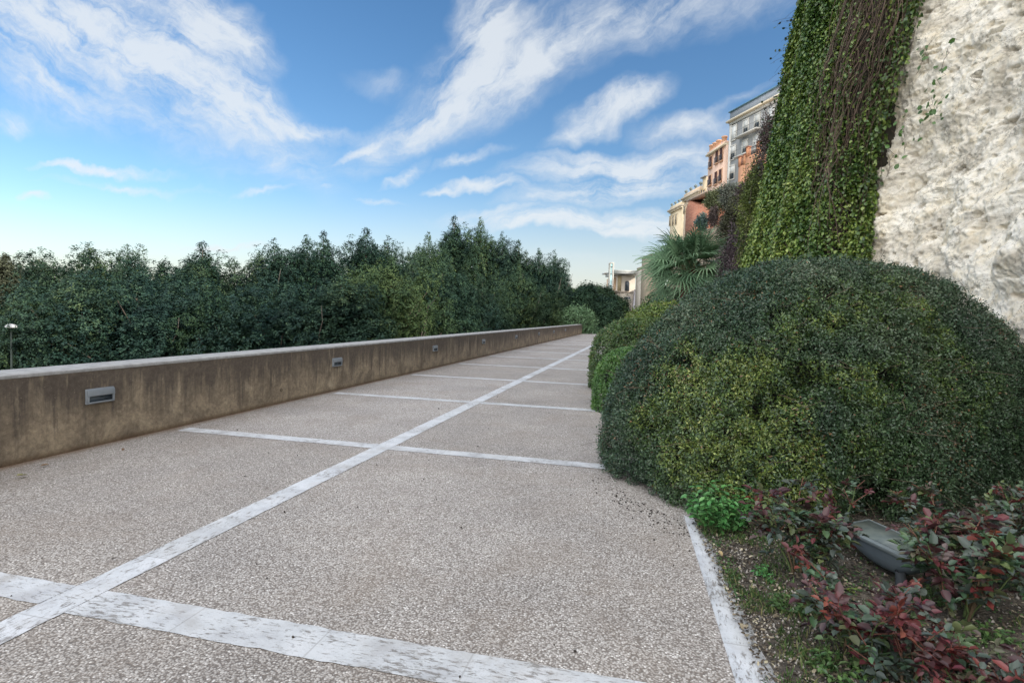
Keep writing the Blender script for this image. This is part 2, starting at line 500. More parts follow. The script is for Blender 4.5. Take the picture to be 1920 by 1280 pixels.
# scratched white stone strips
def mat_strip(name, along):
    m, nt, b = newmat(name)
    co = objco(nt, (48, 15, 10) if along == 'y' else (15, 48, 10)); c0 = objco(nt)
    pits = noise_(nt, co, 1., 8, .75, .4)
    wear = noise_(nt, c0, 1.6, 4, .6)
    thr = m_(nt, 'ADD', pits, m_(nt, 'MULTIPLY', m_(nt, 'SUBTRACT', wear, .5), .50))
    pm = ramp_(nt, thr, [(.545, 0.), (.62, .9)])
    base = ramp_(nt, noise_(nt, c0, 4, 6, .6), [(.3, (.42, .43, .45)), (.5, (.54, .56, .58)), (.75, (.64, .65, .67))])
    c = mix_(nt, m_(nt, 'MULTIPLY', pm, .85), base, (.13, .11, .09))
    grime = ramp_(nt, noise_(nt, c0, 2.4, 7, .7, .5), [(.50, 0.), (.72, .5)])
    c = mix_(nt, grime, c, (.30, .265, .225))
    pit2 = ramp_(nt, noise_(nt, objco(nt, (90, 30, 10) if along == 'y' else (30, 90, 10)), 1., 5, .7), [(.60, 0.), (.66, .7)])
    c = mix_(nt, pit2, c, (.20, .17, .14))
    fine = ramp_(nt, noise_(nt, c0, 170, 3, .7), [(.52, 0.), (.7, .35)])
    c = mix_(nt, fine, c, (.32, .30, .28))
    sp = N_(nt, 'ShaderNodeSeparateXYZ'); nt.links.new(c0, sp.inputs[0])
    ax = sp.outputs[1] if along == 'y' else sp.outputs[0]
    jt = m_(nt, 'FRACT', m_(nt, 'MULTIPLY', ax, 1 / .74))
    jm = m_(nt, 'LESS_THAN', jt, .012)
    c = mix_(nt, m_(nt, 'MULTIPLY', jm, .3), c, (.16, .14, .12))
    wn2 = N_(nt, 'ShaderNodeTexWhiteNoise'); wn2.noise_dimensions = '1D'; nt.links.new(m_(nt, 'FLOOR', m_(nt, 'MULTIPLY', ax, 1 / .74)), wn2.inputs['W'])
    c = mix_(nt, 1.0, c, ramp_(nt, wn2.outputs['Value'], [(0, (.93, .925, .91)), (1, (1.03, 1.03, 1.03))]), 'MULTIPLY')
    # the trodden, pebble-showing reach by the parapet
    nt.links.new(c, b.inputs['Base Color']); b.inputs['Roughness'].default_value = .6
    bump_(nt, b, m_(nt, 'SUBTRACT', 1., pm), .4, .004); return m


M_STRIPX = mat_strip('white_stone_strip_across', 'x'); M_STRIPY = mat_strip('white_stone_strip_along', 'y')

# weathered concrete parapet
m, nt, b = newmat('weathered_concrete')
co = objco(nt); sx = N_(nt, 'ShaderNodeSeparateXYZ'); nt.links.new(co, sx.inputs[0])
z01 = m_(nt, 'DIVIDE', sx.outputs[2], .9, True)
streak = noise_(nt, objco(nt, (1, 4.5, .4)), 1., 8, .68, .2)
streak2 = noise_(nt, objco(nt, (1, 17, 1.2)), 1., 5, .6)
blot = noise_(nt, co, 2.3, 8, .72, .5)
base = ramp_(nt, blot, [(.30, (.135, .105, .075)), (.45, (.23, .183, .130)), (.58, (.35, .28, .195)), (.74, (.52, .435, .315))])
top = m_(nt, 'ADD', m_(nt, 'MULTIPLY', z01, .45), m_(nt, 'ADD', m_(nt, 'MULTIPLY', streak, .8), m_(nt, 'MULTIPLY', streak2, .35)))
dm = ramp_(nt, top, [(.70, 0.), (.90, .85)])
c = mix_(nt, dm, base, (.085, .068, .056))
drip = ramp_(nt, noise_(nt, objco(nt, (1, 8.5, 1.6)), 1., 5, .7), [(.58, 0.), (.70, .6)])
c = mix_(nt, drip, c, (.33, .27, .19))
spk = ramp_(nt, noise_(nt, co, 45, 3, .7), [(.66, 0.), (.72, .45)])
c = mix_(nt, spk, c, (.5, .43, .33))
c = mix_(nt, 1.0, c, ramp_(nt, noise_(nt, co, 22, 8, .8), [(.35, .72), (.65, 1.28)]), 'MULTIPLY')
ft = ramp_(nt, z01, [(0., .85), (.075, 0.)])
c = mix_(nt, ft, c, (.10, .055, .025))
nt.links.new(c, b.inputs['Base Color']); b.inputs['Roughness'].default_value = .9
bump_(nt, b, m_(nt, 'ADD', noise_(nt, co, 40, 6, .7), m_(nt, 'MULTIPLY', noise_(nt, co, 6, 4), 1.5)), .7, .012); M_CONC = m
m, nt, b = newmat('pale_concrete_coping')
co = objco(nt)
nt.links.new(ramp_(nt, noise_(nt, co, 9, 8, .7), [(.3, (.20, .195, .185)), (.5, (.29, .285, .275)), (.75, (.42, .41, .395))]), b.inputs['Base Color'])
b.inputs['Roughness'].default_value = .85; bump_(nt, b, noise_(nt, co, 60, 5, .7), .5, .006); M_COPE = m

# limestone cliff
m, nt, b = newmat('limestone')
co = objco(nt)
f1 = noise_(nt, objco(nt, (1, 1, 1.7)), .9, 6, .6, .5); f2 = noise_(nt, co, 3.4, 7, .68, .4); f3 = noise_(nt, co, 16, 6, .72)
c = ramp_(nt, f2, [(.28, (.66, .55, .38)), (.40, (.86, .77, .60)), (.52, (.93, .87, .745)), (.70, (.94, .90, .81))])
gm = ramp_(nt, f1, [(.48, 0.), (.60, .75)])
rough_c = ramp_(nt, f3, [(.3, (.30, .26, .20)), (.5, (.54, .49, .40)), (.7, (.72, .67, .57))])
c = mix_(nt, gm, c, rough_c)
och = ramp_(nt, noise_(nt, objco(nt, (1, 1, 1.5)), 1.9, 8, .75), [(.60, 0.), (.74, .4)])
c = mix_(nt, och, c, (.48, .33, .17))
pk = ramp_(nt, noise_(nt, co, 17, 6, .75), [(.60, 0.), (.68, .5)])
c = mix_(nt, pk, c, (.30, .26, .21))
ck = m_(nt, 'ABSOLUTE', m_(nt, 'SUBTRACT', noise_(nt, objco(nt, (1, 1, 1.6)), 1.7, 7, .62, .8), .5))
c = mix_(nt, ramp_(nt, ck, [(0., .75), (.010, 0.)]), c, (.20, .17, .13))
hd = ramp_(nt, noise_(nt, objco(nt, (1, 1, 1.6)), 34, 5, .8), [(.585, 0.), (.625, .6)])
c = mix_(nt, hd, c, (.34, .30, .24))
nt.links.new(c, b.inputs['Base Color']); b.inputs['Roughness'].default_value = .93; b.inputs['Specular IOR Level'].default_value = .2
bump_(nt, b, m_(nt, 'ADD', m_(nt, 'MULTIPLY', f3, .9), m_(nt, 'ADD', m_(nt, 'MULTIPLY', f2, 1.6), m_(nt, 'MULTIPLY', noise_(nt, co, 60, 6, .75), .7))), .8, .035); M_ROCK = m
m, nt, b = newmat('far_rock')
co = objco(nt)
nt.links.new(ramp_(nt, noise_(nt, co, .5, 8, .7), [(.3, (.16, .13, .09)), (.5, (.36, .29, .20)), (.7, (.52, .45, .34))]), b.inputs['Base Color'])
b.inputs['Roughness'].default_value = .95; bump_(nt, b, noise_(nt, co, 1.2, 8, .7), 1., .5); M_FARROCK = m

# soil
m, nt, b = newmat('garden_soil')
co = objco(nt)
c = ramp_(nt, noise_(nt, co, 14, 8, .75), [(.3, (.03, .025, .02)), (.5, (.085, .072, .056)), (.7, (.20, .175, .14))])
vo = N_(nt, 'ShaderNodeTexVoronoi'); inp(nt, vo, 'Scale', 45.); nt.links.new(co, vo.inputs['Vector'])
c = mix_(nt, ramp_(nt, vo.outputs['Distance'], [(.1, .6), (.3, 0.)]), c, (.26, .22, .18))
nt.links.new(c, b.inputs['Base Color']); b.inputs['Roughness'].default_value = .95
bump_(nt, b, m_(nt, 'ADD', noise_(nt, co, 30, 6, .75), m_(nt, 'SUBTRACT', 1., vo.outputs['Distance'])), .9, .02); M_SOIL = m
m, nt, b = newmat('lower_ground')
co = objco(nt)
nt.links.new(ramp_(nt, noise_(nt, co, .05, 8, .6), [(.3, (.06, .065, .035)), (.6, (.13, .12, .085))]), b.inputs['Base Color'])
b.inputs['Roughness'].default_value = .95; M_GROUND = m
# brick
m, nt, b = newmat('red_brick')
co = objco(nt)
br = N_(nt, 'ShaderNodeTexBrick'); inp(nt, br, 'Scale', 1.1); inp(nt, br, 'Color1', (.46, .17, .09, 1)); inp(nt, br, 'Color2', (.34, .11, .06, 1)); inp(nt, br, 'Mortar', (.42, .26, .18, 1))
mpb = N_(nt, 'ShaderNodeMapping'); mpb.inputs['Rotation'].default_value = (math.pi / 2, 0, 0); nt.links.new(co, mpb.inputs[0]); nt.links.new(mpb.outputs[0], br.inputs['Vector'])
c = mix_(nt, ramp_(nt, noise_(nt, co, .8, 6, .7), [(.45, 0.), (.75, .5)]), br.outputs['Color'], (.5, .28, .18))
nt.links.new(c, b.inputs['Base Color']); b.inputs['Roughness'].default_value = .9; M_BRICK = m

# ------------------------------------------------------------------ ground, terrace, path
rng = np.random.default_rng(5)
LOW = -6.0
WX = -5.92
mb = MB(); mb.add([(-4000, -4000, LOW), (4000, -4000, LOW), (4000, 4000, LOW), (-4000, 4000, LOW)], [(0, 1, 2, 3)])
tag(mb.build('ground', M_GROUND), 'low land spreading below the terrace to the horizon', kind='structure')
mb = MB(); mb.box((WX - .49, -8, LOW - .5), (60, 140, -.03))
tag(mb.build('terrain', M_FARROCK), 'raised terrace that carries the path and the cliff', kind='structure')
mb = MB()
gx_ = np.concatenate([np.linspace(WX - .02, .40, 30), np.linspace(.5, 8, 10)]); gy_ = np.concatenate([np.linspace(-6, 8, 60), np.linspace(8.4, 130, 60)])
G = np.stack(np.meshgrid(gx_, gy_, indexing='ij') + [np.zeros((len(gx_), len(gy_)))], -1)
V, F = grid_mesh(G); mb.add(V, F)
path = tag(mb.build('path', M_PEBBLE), 'broad walkway of washed pebble paving with white stone strips', kind='structure')
CX = -2.96; STW = .205


def strip(x0, x1, y0, y1, mat, z=.004, jag=0.):
    mb = MB(); n = 60
    if x1 - x0 > y1 - y0:
        xs = np.linspace(x0, x1, n)
        a = np.stack([xs, np.full(n, y0) + rng.normal(size=n) * .003, np.full(n, z)], 1); c = np.stack([xs, np.full(n, y1) + rng.normal(size=n) * .003, np.full(n, z)], 1)
    else:
        ys = np.linspace(y0, y1, n)
        a = np.stack([np.full(n, x1) + rng.normal(size=n) * .002, ys, np.full(n, z)], 1); c = np.stack([np.full(n, x0) + rng.normal(size=n) * .002, ys, np.full(n, z)], 1)
    V, F = grid_mesh(np.stack([a, c], 1)); mb.add(V, F[:, ::-1])
    return mb.build('stone_strip', mat, path)


ys_ = [-1.25] + [2.49 + 3.69 * k for k in range(22)]
prev = -6
for k, y in enumerate(ys_):
    strip(CX - STW / 2, CX + STW / 2, prev, y - STW / 2, M_STRIPY)
    strip(CX - STW / 2, CX + STW / 2, y - STW / 2, y + STW / 2, M_STRIPX)
    prev = y + STW / 2
    hw = STW / 2 + (.02 if k == 1 else 0); y = y - (.075 if k == 1 else 0)
    strip(WX + .18, CX - STW / 2 - .004, y - hw + (.035 if k == 1 else 0), y + hw, M_STRIPX)
    strip(CX + STW / 2 + .004, .36 if y < 4 else 1.0, y - hw, y + hw, M_STRIPX)

# flush white kerb of the flower bed: narrow at the far end, wide near the viewer
k0 = gnd(1285, 975); k1 = gnd(1380, 1280); k2 = gnd(1457, 1280); k3 = gnd(1316, 985)
d = (k1 - k0); e = (k2 - k3)
a0 = k0 - d * .05; a1 = k0 + d * 4; b0 = k3 - e * .05; b1 = k3 + e * 4
n = 70; t = np.linspace(0, 1, n)[:, None]
A = a0 + (a1 - a0) * t; B = b0 + (b1 - b0) * t
B[:, 0] += (fbm(B, 9, 3, 3) - .5) * .05
Zt = np.array([0, 0, .007])
mb = MB(); V, F = grid_mesh(np.stack([A + Zt * 0 - [0, 0, .02], A + Zt, B + Zt, B - [0, 0, .02]], 1)); mb.add(V, F[:, ::-1])
tag(mb.build('kerb', M_STRIPY), 'white stone kerb beside the rose bed', kind='structure')

# soil of the bed
gx_ = np.linspace(0, 6.5, 110); gy_ = np.concatenate([np.linspace(-4, 9, 200), np.linspace(9.3, 60, 60)])
X, Y = np.meshgrid(gx_, gy_, indexing='ij')
kx = np.interp(Y, [b1[1], b0[1]], [b1[0], b0[0]])
kx = np.where(Y > b0[1], kx + (Y - b0[1]) * .12 - .05, kx)
kx = np.where(Y > 6.5, .35, kx)
Xb = kx - .02 + X
Z = .004 + np.clip(X / .5, 0, 1) * (.02 + .05 * fbm(np.stack([Xb, Y, Y * 0], -1).reshape(-1, 3), 2.5, 4, 9).reshape(X.shape))
G = np.stack([Xb, Y, Z], -1); V, F = grid_mesh(G); mb = MB(); mb.add(V, F)
tag(mb.build('soil', M_SOIL, smooth=True), 'dark crumbly soil of the flower bed', kind='structure')

# ------------------------------------------------------------------ parapet wall with lights
ZT = float(onX(0, 705, WX)[2]); YE = float(gnd(1110, 622)[1]) - 1.5
wall = empty('parapet_wall', (WX - .25, 20, 0), 'long low stained concrete parapet wall along the left of the path', 'wall')
mb = MB()
ys = np.concatenate([np.linspace(-5, 14, 260), np.linspace(14.1, YE, 200)])
zs = np.linspace(-.05, ZT - .035, 12)
Yg, Zg = np.meshgrid(ys, zs, indexing='ij')
Xg = WX + (fbm(np.stack([Yg, Zg, Yg * 0], -1).reshape(-1, 3), 2, 4, 4).reshape(Yg.shape) - .5) * .012
V, F = grid_mesh(np.stack([Xg, Yg, Zg], -1)); mb.add(V, F)
mb.box((WX - .49, -5, -5.8), (WX - .012, YE, ZT - .035))
wb = mb.build('wall_body', M_CONC, wall); wb.location = Vector((0, 0, 0)) - wall.location
mb = MB(); zt = ZT
yy_ = np.linspace(-5, YE + .01, 500); r_ = (fbm(np.stack([yy_, yy_ * 0, yy_ * 0], 1), 5, 4, 8) - .5) * .02
P0 = np.stack([np.full(500, WX + .004) + r_ * .3, yy_, np.full(500, ZT - .034)], 1); P1 = P0 + [0, 0, .03]; P1[:, 2] += r_ * .25
P2 = P1 + [-.01, 0, .004]; P3 = np.stack([np.full(500, WX - .50), yy_, np.full(500, ZT)], 1); P4 = P3 - [0, 0, .034]
V, F = grid_mesh(np.stack([P0, P1, P2, P3, P4], 1)); mb.add(V, F[:, ::-1])
wc = mb.build('coping', M_COPE, wall); wc.location = Vector((0, 0, 0)) - wall.location

mb = MB(); hp = onX(527, 731, WX); a_ = np.linspace(0, 2 * np.pi, 15)
mb.tube(np.stack([np.full(15, .006), np.cos(a_) * .022, np.sin(a_) * .022], 1) + [WX, hp[1], hp[2]], .006, 5, (.14, .11, .08))
o = mb.build('pipe_ring', M_TRIM, wall); o.location = Vector((0, 0, 0)) - wall.location

GREY = (.24, .265, .29)


def wall_light_proto():
    r = empty('wall_light', (WX, 6, .55), '', 'wall light')
    L, H = .17, .085
    mb = MB(); # back box
    mb.box((.0, -L, -H), (.018, L, H), GREY)
    o = mb.build('frame', M_METAL, r, bevel=.008)
    mb = MB()      # projecting hood over the slot
    prof = [(.018, .012), (.036, .000), (.040, .008), (.036, .058), (.030, .074), (.018, .076)]
    mb.prism(prof, -L + .006, L - .006, (.22, .245, .27)); mb.build('hood', M_METAL, r, bevel=.003)
    mb = MB(); mb.box((.018, -L + .03, -.060), (.021, L - .03, .011), (.05, .05, .045)); mb.build('lens', M_GLASS, r)
    mb = MB(); mb.prism([(.018, -.078), (.040, -.074), (.040, -.062), (.018, -.060)], -L + .012, L - .012, GREY)
    mb.box((.018, -L + .008, -.060), (.036, -L + .028, .011), GREY); mb.box((.018, L - .028, -.060), (.036, L - .008, .011), GREY)
    mb.build('bezel', M_METAL, r, bevel=.003)
    return r


lp = wall_light_proto()
ll = ['grey louvred wall light nearest the viewer, lowest left on the parapet', 'second nearest grey wall light, with a yellow drip stain under it',
      'third grey wall light along the parapet counting from the viewer', 'fourth grey wall light along the parapet counting from the viewer',
      'fifth small grey wall light along the parapet counting from the viewer', 'sixth tiny wall light along the parapet counting from the viewer',
      'seventh tiny wall light far along the parapet', 'eighth wall light, farthest visible one on the parapet']
lampx = [(186, 741), (631, 679), (815, 653), (906, 639), (967.5, 630.6), (1010, 623)]
yl = [float(onX(px, py, WX)[1]) for px, py in lampx]
stp = (yl[-1] - yl[0]) / 5
yl += [yl[-1] + stp, yl[-1] + 2 * stp]
for i, y in enumerate(yl):
    o = lp if i == 0 else copy_tree(lp)
    o.location = (WX + .001, y, .56); tag(o, ll[i], 'wall light', 'wall lights set into the parapet')

# stair parapet at the far end
p0 = at(1114, 606, 64); p1 = at(1129, 597, 72)
mb = MB(); dx = np.array([1.0, .1, 0])
q = [(p0[0], p0[1], -1), (p1[0], p1[1], -1), (p1[0] + 2.0, p1[1] + .5, -1)]
top = [p0[2], p1[2], p1[2]]
for i in range(2):
    a, c = np.array(q[i]), np.array(q[i + 1]); w = np.array([.45, 0, 0]) if i == 0 else np.array([0, .4, 0])
    V = np.array([a, c, c + w, a + w, [a[0], a[1], top[i]], [c[0], c[1], top[i + 1]], [c[0] + w[0], c[1] + w[1], top[i + 1]], [a[0] + w[0], a[1] + w[1], top[i]]])
    mb.add(V, [(0, 3, 2, 1), (4, 5, 6, 7), (0, 1, 5, 4), (1, 2, 6, 5), (2, 3, 7, 6), (3, 0, 4, 7)], (.36, .35, .34))
tag(mb.build('ramp_wall', M_TRIM), 'small slanting pale parapet where the long wall ends', 'wall')


# ------------------------------------------------------------------ limestone cliff near the viewer
cols = [(2750, 2.9), (2300, 3.6), (2050, 4.9), (1920, 6.3), (1800, 7.9), (1700, 9.1), (1620, 10.0), (1540, 10.9), (1470, 11.9), (1412, 13.2), (1402, 14.6), (1412, 17), (1440, 20)]
base = np.array([at(px, 604, zc)[:2] for px, zc in cols])
sL = np.concatenate([[0], np.cumsum(np.linalg.norm(np.diff(base, axis=0), axis=1))])


def cliff_xy(s):
    return np.stack([np.interp(s, sL, base[:, 0]), np.interp(s, sL, base[:, 1])], -1)


def cliff_frame(s):
    p = cliff_xy(s); q = cliff_xy(s + .4) - cliff_xy(s - .4)
    t = nrm(q); return p, np.stack([-t[..., 1], t[..., 0]], -1)      # normal toward the path


def cliff_pt(s, z, off=0.):
    p, n = cliff_frame(s)
    if n[..., 0].mean() > 0: n = -n
    rec = .17 * z
    P = np.stack([p[..., 0] - n[..., 0] * rec + n[..., 0] * off, p[..., 1] - n[..., 1] * rec * .6 + n[..., 1] * off, z], -1)
    return P, np.stack([n[..., 0], n[..., 1], 0 * z + .17], -1)


Ns, Nz = 820, 560
sv = np.interp(np.linspace(0, 1, Ns), [0, .06, .90, 1], [0, sL[2] - .2, sL[6] + .9, sL[-1]])
zv = np.interp(np.linspace(0, 1, Nz), [0, .88, 1], [-.1, 8.6, 13.5])
S, Zz = np.meshgrid(sv, zv, indexing='ij')
P, Nn = cliff_pt(S.ravel(), Zz.ravel())
wq = np.stack([fbm(P, .9, 2, 301), fbm(P, .9, 2, 302), fbm(P, .9, 2, 303)], 1) - .5
Q = P + wq * .9
wq = wq * .25; Q = P + wq
bil = lambda q, f, o, sd, g=.55: 1 - fbm(q, f, o, sd, g, True)
dsp = (fbm(Q, .45, 3, 11) - .5) * 1.1 + bil(Q + 3, .9, 3, 12, .5) * .32
rm = np.clip((fbm(P * [1, 1, 1.5], .8, 3, 41) - .44) * 6, .12, 1)
dsp += (.35 + rm) * (fbm(Q * [1, 1, 1.4], 3.0, 5, 13, .62) - .5) * .16 + (fbm(P, 15, 3, 15, .7) - .5) * .075 + (bil(P * [1, 1, 1.5], 5, 3, 16) - .3) * .09 * rm
pit = fbm(P * [1, 1, 1.6], 6, 3, 17); dsp -= np.clip(pit - .66, 0, 1) * 1.1
P = P + nrm(Nn) * dsp[:, None]
mb = MB(); V, F = grid_mesh(P.reshape(Ns, Nz, 3)); mb.add(V, F)
bk = [(4.9, -2.), (5.2, -6), (6, -14), (8, -30), (10, -60)]
p0_ = P.reshape(Ns, Nz, 3)[0]
Gb = np.stack([p0_[::40]] + [np.column_stack([np.full(len(p0_[::40]), x) + p0_[::40][:, 2] * .15, np.full(len(p0_[::40]), y), p0_[::40][:, 2]]) for x, y in bk])
V, F = grid_mesh(Gb); mb.add(V, F)
tag(mb.build('cliff', M_ROCK), 'pale rough limestone cliff rising on the right', kind='structure')

# small tufts and twigs that grow from the rock
rng = np.random.default_rng(77)


def proj(P):
    c = (np.asarray(P) - CAM) @ MC
    return 960 + FPX * c[..., 0] / c[..., 2], 640 + FPX * c[..., 1] / c[..., 2]


def s_of_px(px):
    ss = np.linspace(0, sL[-3], 400); P, _ = cliff_pt(ss, np.full(400, 2.)); x, y = proj(P); i = np.argmin(np.abs(x - px)); return ss[i]


# ------------------------------------------------------------------ ivy curtain
# its right border leans to the right going up, its left border is the corner of the cliff
mbL = MB(); mbS = MB(); mbD = MB()
rng = np.random.default_rng(21)
zz = np.linspace(0, 12, 60)
edge_px = [(480, 1616), (300, 1628), (200, 1648), (90, 1676), (0, 1700), (-200, 1750)]


def border_s(z):
    """s where the curtain ends on the right at height z"""
    ss = np.linspace(0, sL[-1], 300); out = []
    for q in np.atleast_1d(z):
        P, _ = cliff_pt(ss, np.full(300, q), .35); x, y = proj(P)
        ex = np.interp(y, [e[0] for e in edge_px][::-1], [e[1] for e in edge_px][::-1])
        out.append(ss[np.where(x - ex < 0)[0][0]] if (x - ex < 0).any() else ss[-1])
    return np.array(out)


bz = border_s(zz)
SE = sL[10] + .5


def curtain_pt(u, z):
    s0 = np.interp(z, zz, bz); s = s0 + (SE - s0) * u
    fold = fbm(np.stack([s * 2.6, z * .22, s * 0], -1), 1, 3, 31)
    fold2 = fbm(np.stack([s * 7, z * .6, s * 0 + 4], -1), 1, 2, 32)
    th = .42 + .75 * (fold - .4) + .22 * (fold2 - .5)
    th = th * np.clip(u / .12, .0, 1) ** .6 + .10
    P, Nn = cliff_pt(s, z, th); return P, nrm(Nn), s, fold * .6 + fold2 * .4


uu, zg = np.meshgrid(np.linspace(0, 1, 120), np.linspace(.3, 12, 140), indexing='ij')
P, Nn, _, _ = curtain_pt(uu.ravel(), zg.ravel())
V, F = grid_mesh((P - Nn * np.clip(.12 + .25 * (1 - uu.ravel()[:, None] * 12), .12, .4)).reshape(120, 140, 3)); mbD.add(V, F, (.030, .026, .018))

NL = 190000
z = .8 + rng.random(NL) * 10.8; u = rng.random(NL) ** .95
u[:18000] = rng.random(18000) * .05
P, Nn, s, fold = curtain_pt(u, z)
px, py = proj(P)
# bare patch high in the middle-right of the curtain where only brown stems hang
bare = np.clip(1.2 - np.hypot((px - (1622 + (250 - py) * .18)) / 78, (py - 50) / 250), 0, 1) ** .5
bare = np.maximum(bare, .45 * np.clip(1.1 - np.hypot((px - 1560) / 45, (py - 330) / 120), 0, 1) ** .5)
bare = np.maximum(bare, .45 * np.clip(1.1 - np.hypot((px - (1675 + (200 - py) * .25)) / 38, (py - 250) / 190), 0, 1) ** .5)
stripes = fbm(np.stack([s * 5, z * .35, s * 0], -1), 1, 3, 37)
keep = rng.random(NL) > np.clip(bare * 1.05 + (stripes < .34) * .4, 0, .88)
P, Nn, z, s, px, py, fold = [a[keep] for a in (P, Nn, z, s, px, py, fold)]
n = len(P)
P = P + rng.normal(size=(n, 3)) * .035 + Nn * rng.random((n, 1)) * .08
Nl = nrm(Nn * .7 + rng.normal(size=(n, 3)) * .55 + [0, 0, .45])
T = rng.normal(size=(n, 3)) * .6 + [0, 0, -1.]
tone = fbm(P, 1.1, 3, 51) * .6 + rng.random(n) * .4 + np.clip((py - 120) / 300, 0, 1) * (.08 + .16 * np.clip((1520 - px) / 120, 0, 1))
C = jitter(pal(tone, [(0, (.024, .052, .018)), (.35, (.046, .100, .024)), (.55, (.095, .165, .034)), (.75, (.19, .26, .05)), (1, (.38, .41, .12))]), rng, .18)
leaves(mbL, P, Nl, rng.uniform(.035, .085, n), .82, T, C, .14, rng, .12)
curtain = empty('ivy_curtain', tuple(cliff_pt(np.array([sL[7]]), np.array([0.]))[0][0]), 'thick curtain of green ivy and bare brown stems hanging down the pale cliff', 'climbing plant')
for i in range(1700):
    u0 = rng.random(); ztop = rng.uniform(3.5, 12); L = rng.uniform(1.0, 4.2)
    k = 14; zt_ = np.linspace(ztop, max(ztop - L, 1.), k)
    uu_ = u0 + np.cumsum(rng.normal(size=k)) * .006 + np.linspace(0, rng.normal() * .05, k)
    Pp, Nn, _, _ = curtain_pt(np.clip(uu_, 0, 1), zt_)
    x, y = proj(Pp[k // 2])
    inb = np.hypot((x - (1622 + (250 - y) * .18)) / 88, (y - 110) / 290) < 1
    if not inb and rng.random() < .8: continue
    Pp = Pp + Nn * (rng.uniform(-.02, .2) if inb else rng.uniform(-.04, .05)) + np.cumsum(rng.normal(size=(k, 3)), 0) * rng.uniform(.01, .03)
    g = rng.uniform(.6, 1.5)
    mbS.tube(Pp, np.linspace(.0065, .003, k) * (rng.choice([.5, .8, 1, 1.3, 1.9]) if inb else .7), 3, (.115 * g, .080 * g, .058 * g))
# twigs that stick out of the left border against the sky, with round leaves
for i in range(60):
    z0 = rng.uniform(3.5, 11.5)
    Pp, Nn, _, _ = curtain_pt(np.array([rng.uniform(.93, 1.)]), np.array([z0]))
    d = nrm(np.array([-.9, rng.normal() * .3, rng.uniform(-.7, .5)])); L = rng.uniform(.25, .75)
    tt = np.linspace(0, 1, 7)[:, None]
    C3 = Pp + d * L * tt + np.array([0, 0, -.25 * L]) * tt ** 2 + rng.normal(size=(7, 3)) * .008
    mbS.tube(C3, np.linspace(.005, .0022, 7), 3, (.06, .045, .04))
    k = rng.integers(1, 7); idx = rng.integers(2, 7, k)
    leaves(mbL, C3[idx], rng.normal(size=(k, 3)), rng.uniform(.05, .09, k), .85, None, np.tile((.03, .055, .02), (k, 1)), .1, rng)
# ragged right fringe: short trailing strands that hang over the rock
for i in range(70):
    z0 = rng.uniform(2.2, 10.5); L = rng.uniform(.4, 1.5); k = 8
    zt_ = np.linspace(z0, z0 - L, k); sb = np.interp(z0, zz, bz) - rng.exponential(.04)
    Pp, Nn = cliff_pt(np.full(k, sb) + np.cumsum(rng.normal(size=k)) * .015, zt_, rng.uniform(.12, .38))
    mbS.tube(Pp, .0035, 3, (.09, .06, .045)); ii = rng.integers(0, k, 26)
    leaves(mbL, Pp[ii] + rng.normal(size=(26, 3)) * .045, nrm(Nn[ii]) * .7 + rng.normal(size=(26, 3)) * .5 + [0, 0, .3], rng.uniform(.045, .10, 26), .82, rng.normal(size=(26, 3)) * .6 + [0, 0, -1.], jitter(pal(rng.random(26), [(0, (.028, .06, .02)), (.6, (.08, .14, .03)), (1, (.2, .26, .06))]), rng), .14, rng, .12)
# loose runners over the white rock
for (px0, py0, px1, py1, nl) in [(1690, 205, 1715, 240, 12), (1708, 120, 1706, 185, 5), (1655, 215, 1668, 300, 5), (1668, 95, 1660, 140, 6), (1640, 240, 1650, 330, 3)]:
    sA = s_of_px(px0)
    zA = 1.6 + (604 - py0) / FPX * 10; zB = 1.6 + (604 - py1) / FPX * 10
    k = 9; zl = np.linspace(zA, zB, k); sl = np.linspace(sA, s_of_px(px1), k)
    Pp, Nn = cliff_pt(sl, zl, .35); Pp = Pp + rng.normal(size=(k, 3)) * .03
    mbS.tube(Pp, .004, 3, (.09, .06, .045))
    ii = rng.integers(0, k, nl * 2); leaves(mbL, Pp[ii] + rng.normal(size=(nl * 2, 3)) * .08, nrm(Nn[ii]) + rng.normal(size=(nl * 2, 3)) * .4, rng.uniform(.06, .11, nl * 2), .8, None, jitter(np.tile((.06, .13, .025), (nl * 2, 1)), rng), .12, rng)
co_ = -np.array(curtain.location)
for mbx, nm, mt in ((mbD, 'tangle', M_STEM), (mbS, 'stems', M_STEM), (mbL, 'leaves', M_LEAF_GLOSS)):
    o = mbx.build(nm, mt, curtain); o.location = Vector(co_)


# ------------------------------------------------------------------ hedges
def spw(x, p): return np.sign(x) * np.abs(x) ** p


def hull(c, a, b, H, e1, e2, rot, nt_=150, np_=60, lump=.05, seed=0, z0=0.):
    T, Pp = np.meshgrid(np.linspace(0, 2 * np.pi, nt_), np.linspace(0, np.pi / 2, np_), indexing='ij')
    x = a * spw(np.cos(T), e2) * np.cos(Pp) ** e1; y = b * spw(np.sin(T), e2) * np.cos(Pp) ** e1; z = H * np.sin(Pp) ** e1
    cr, sr = math.cos(rot), math.sin(rot)
    G = np.stack([c[0] + cr * x - sr * y, c[1] + sr * x + cr * y, z + z0], -1)
    flat = G.reshape(-1, 3); cen = np.array([c[0], c[1], H * .35 + z0]); dr = nrm(flat - cen)
    d = (fbm(flat, 1.3, 3, seed) - .5) * lump * 2.4 + (fbm(flat, 5, 3, seed + 3) - .5) * lump
    return (flat + dr * d[:, None]).reshape(G.shape)


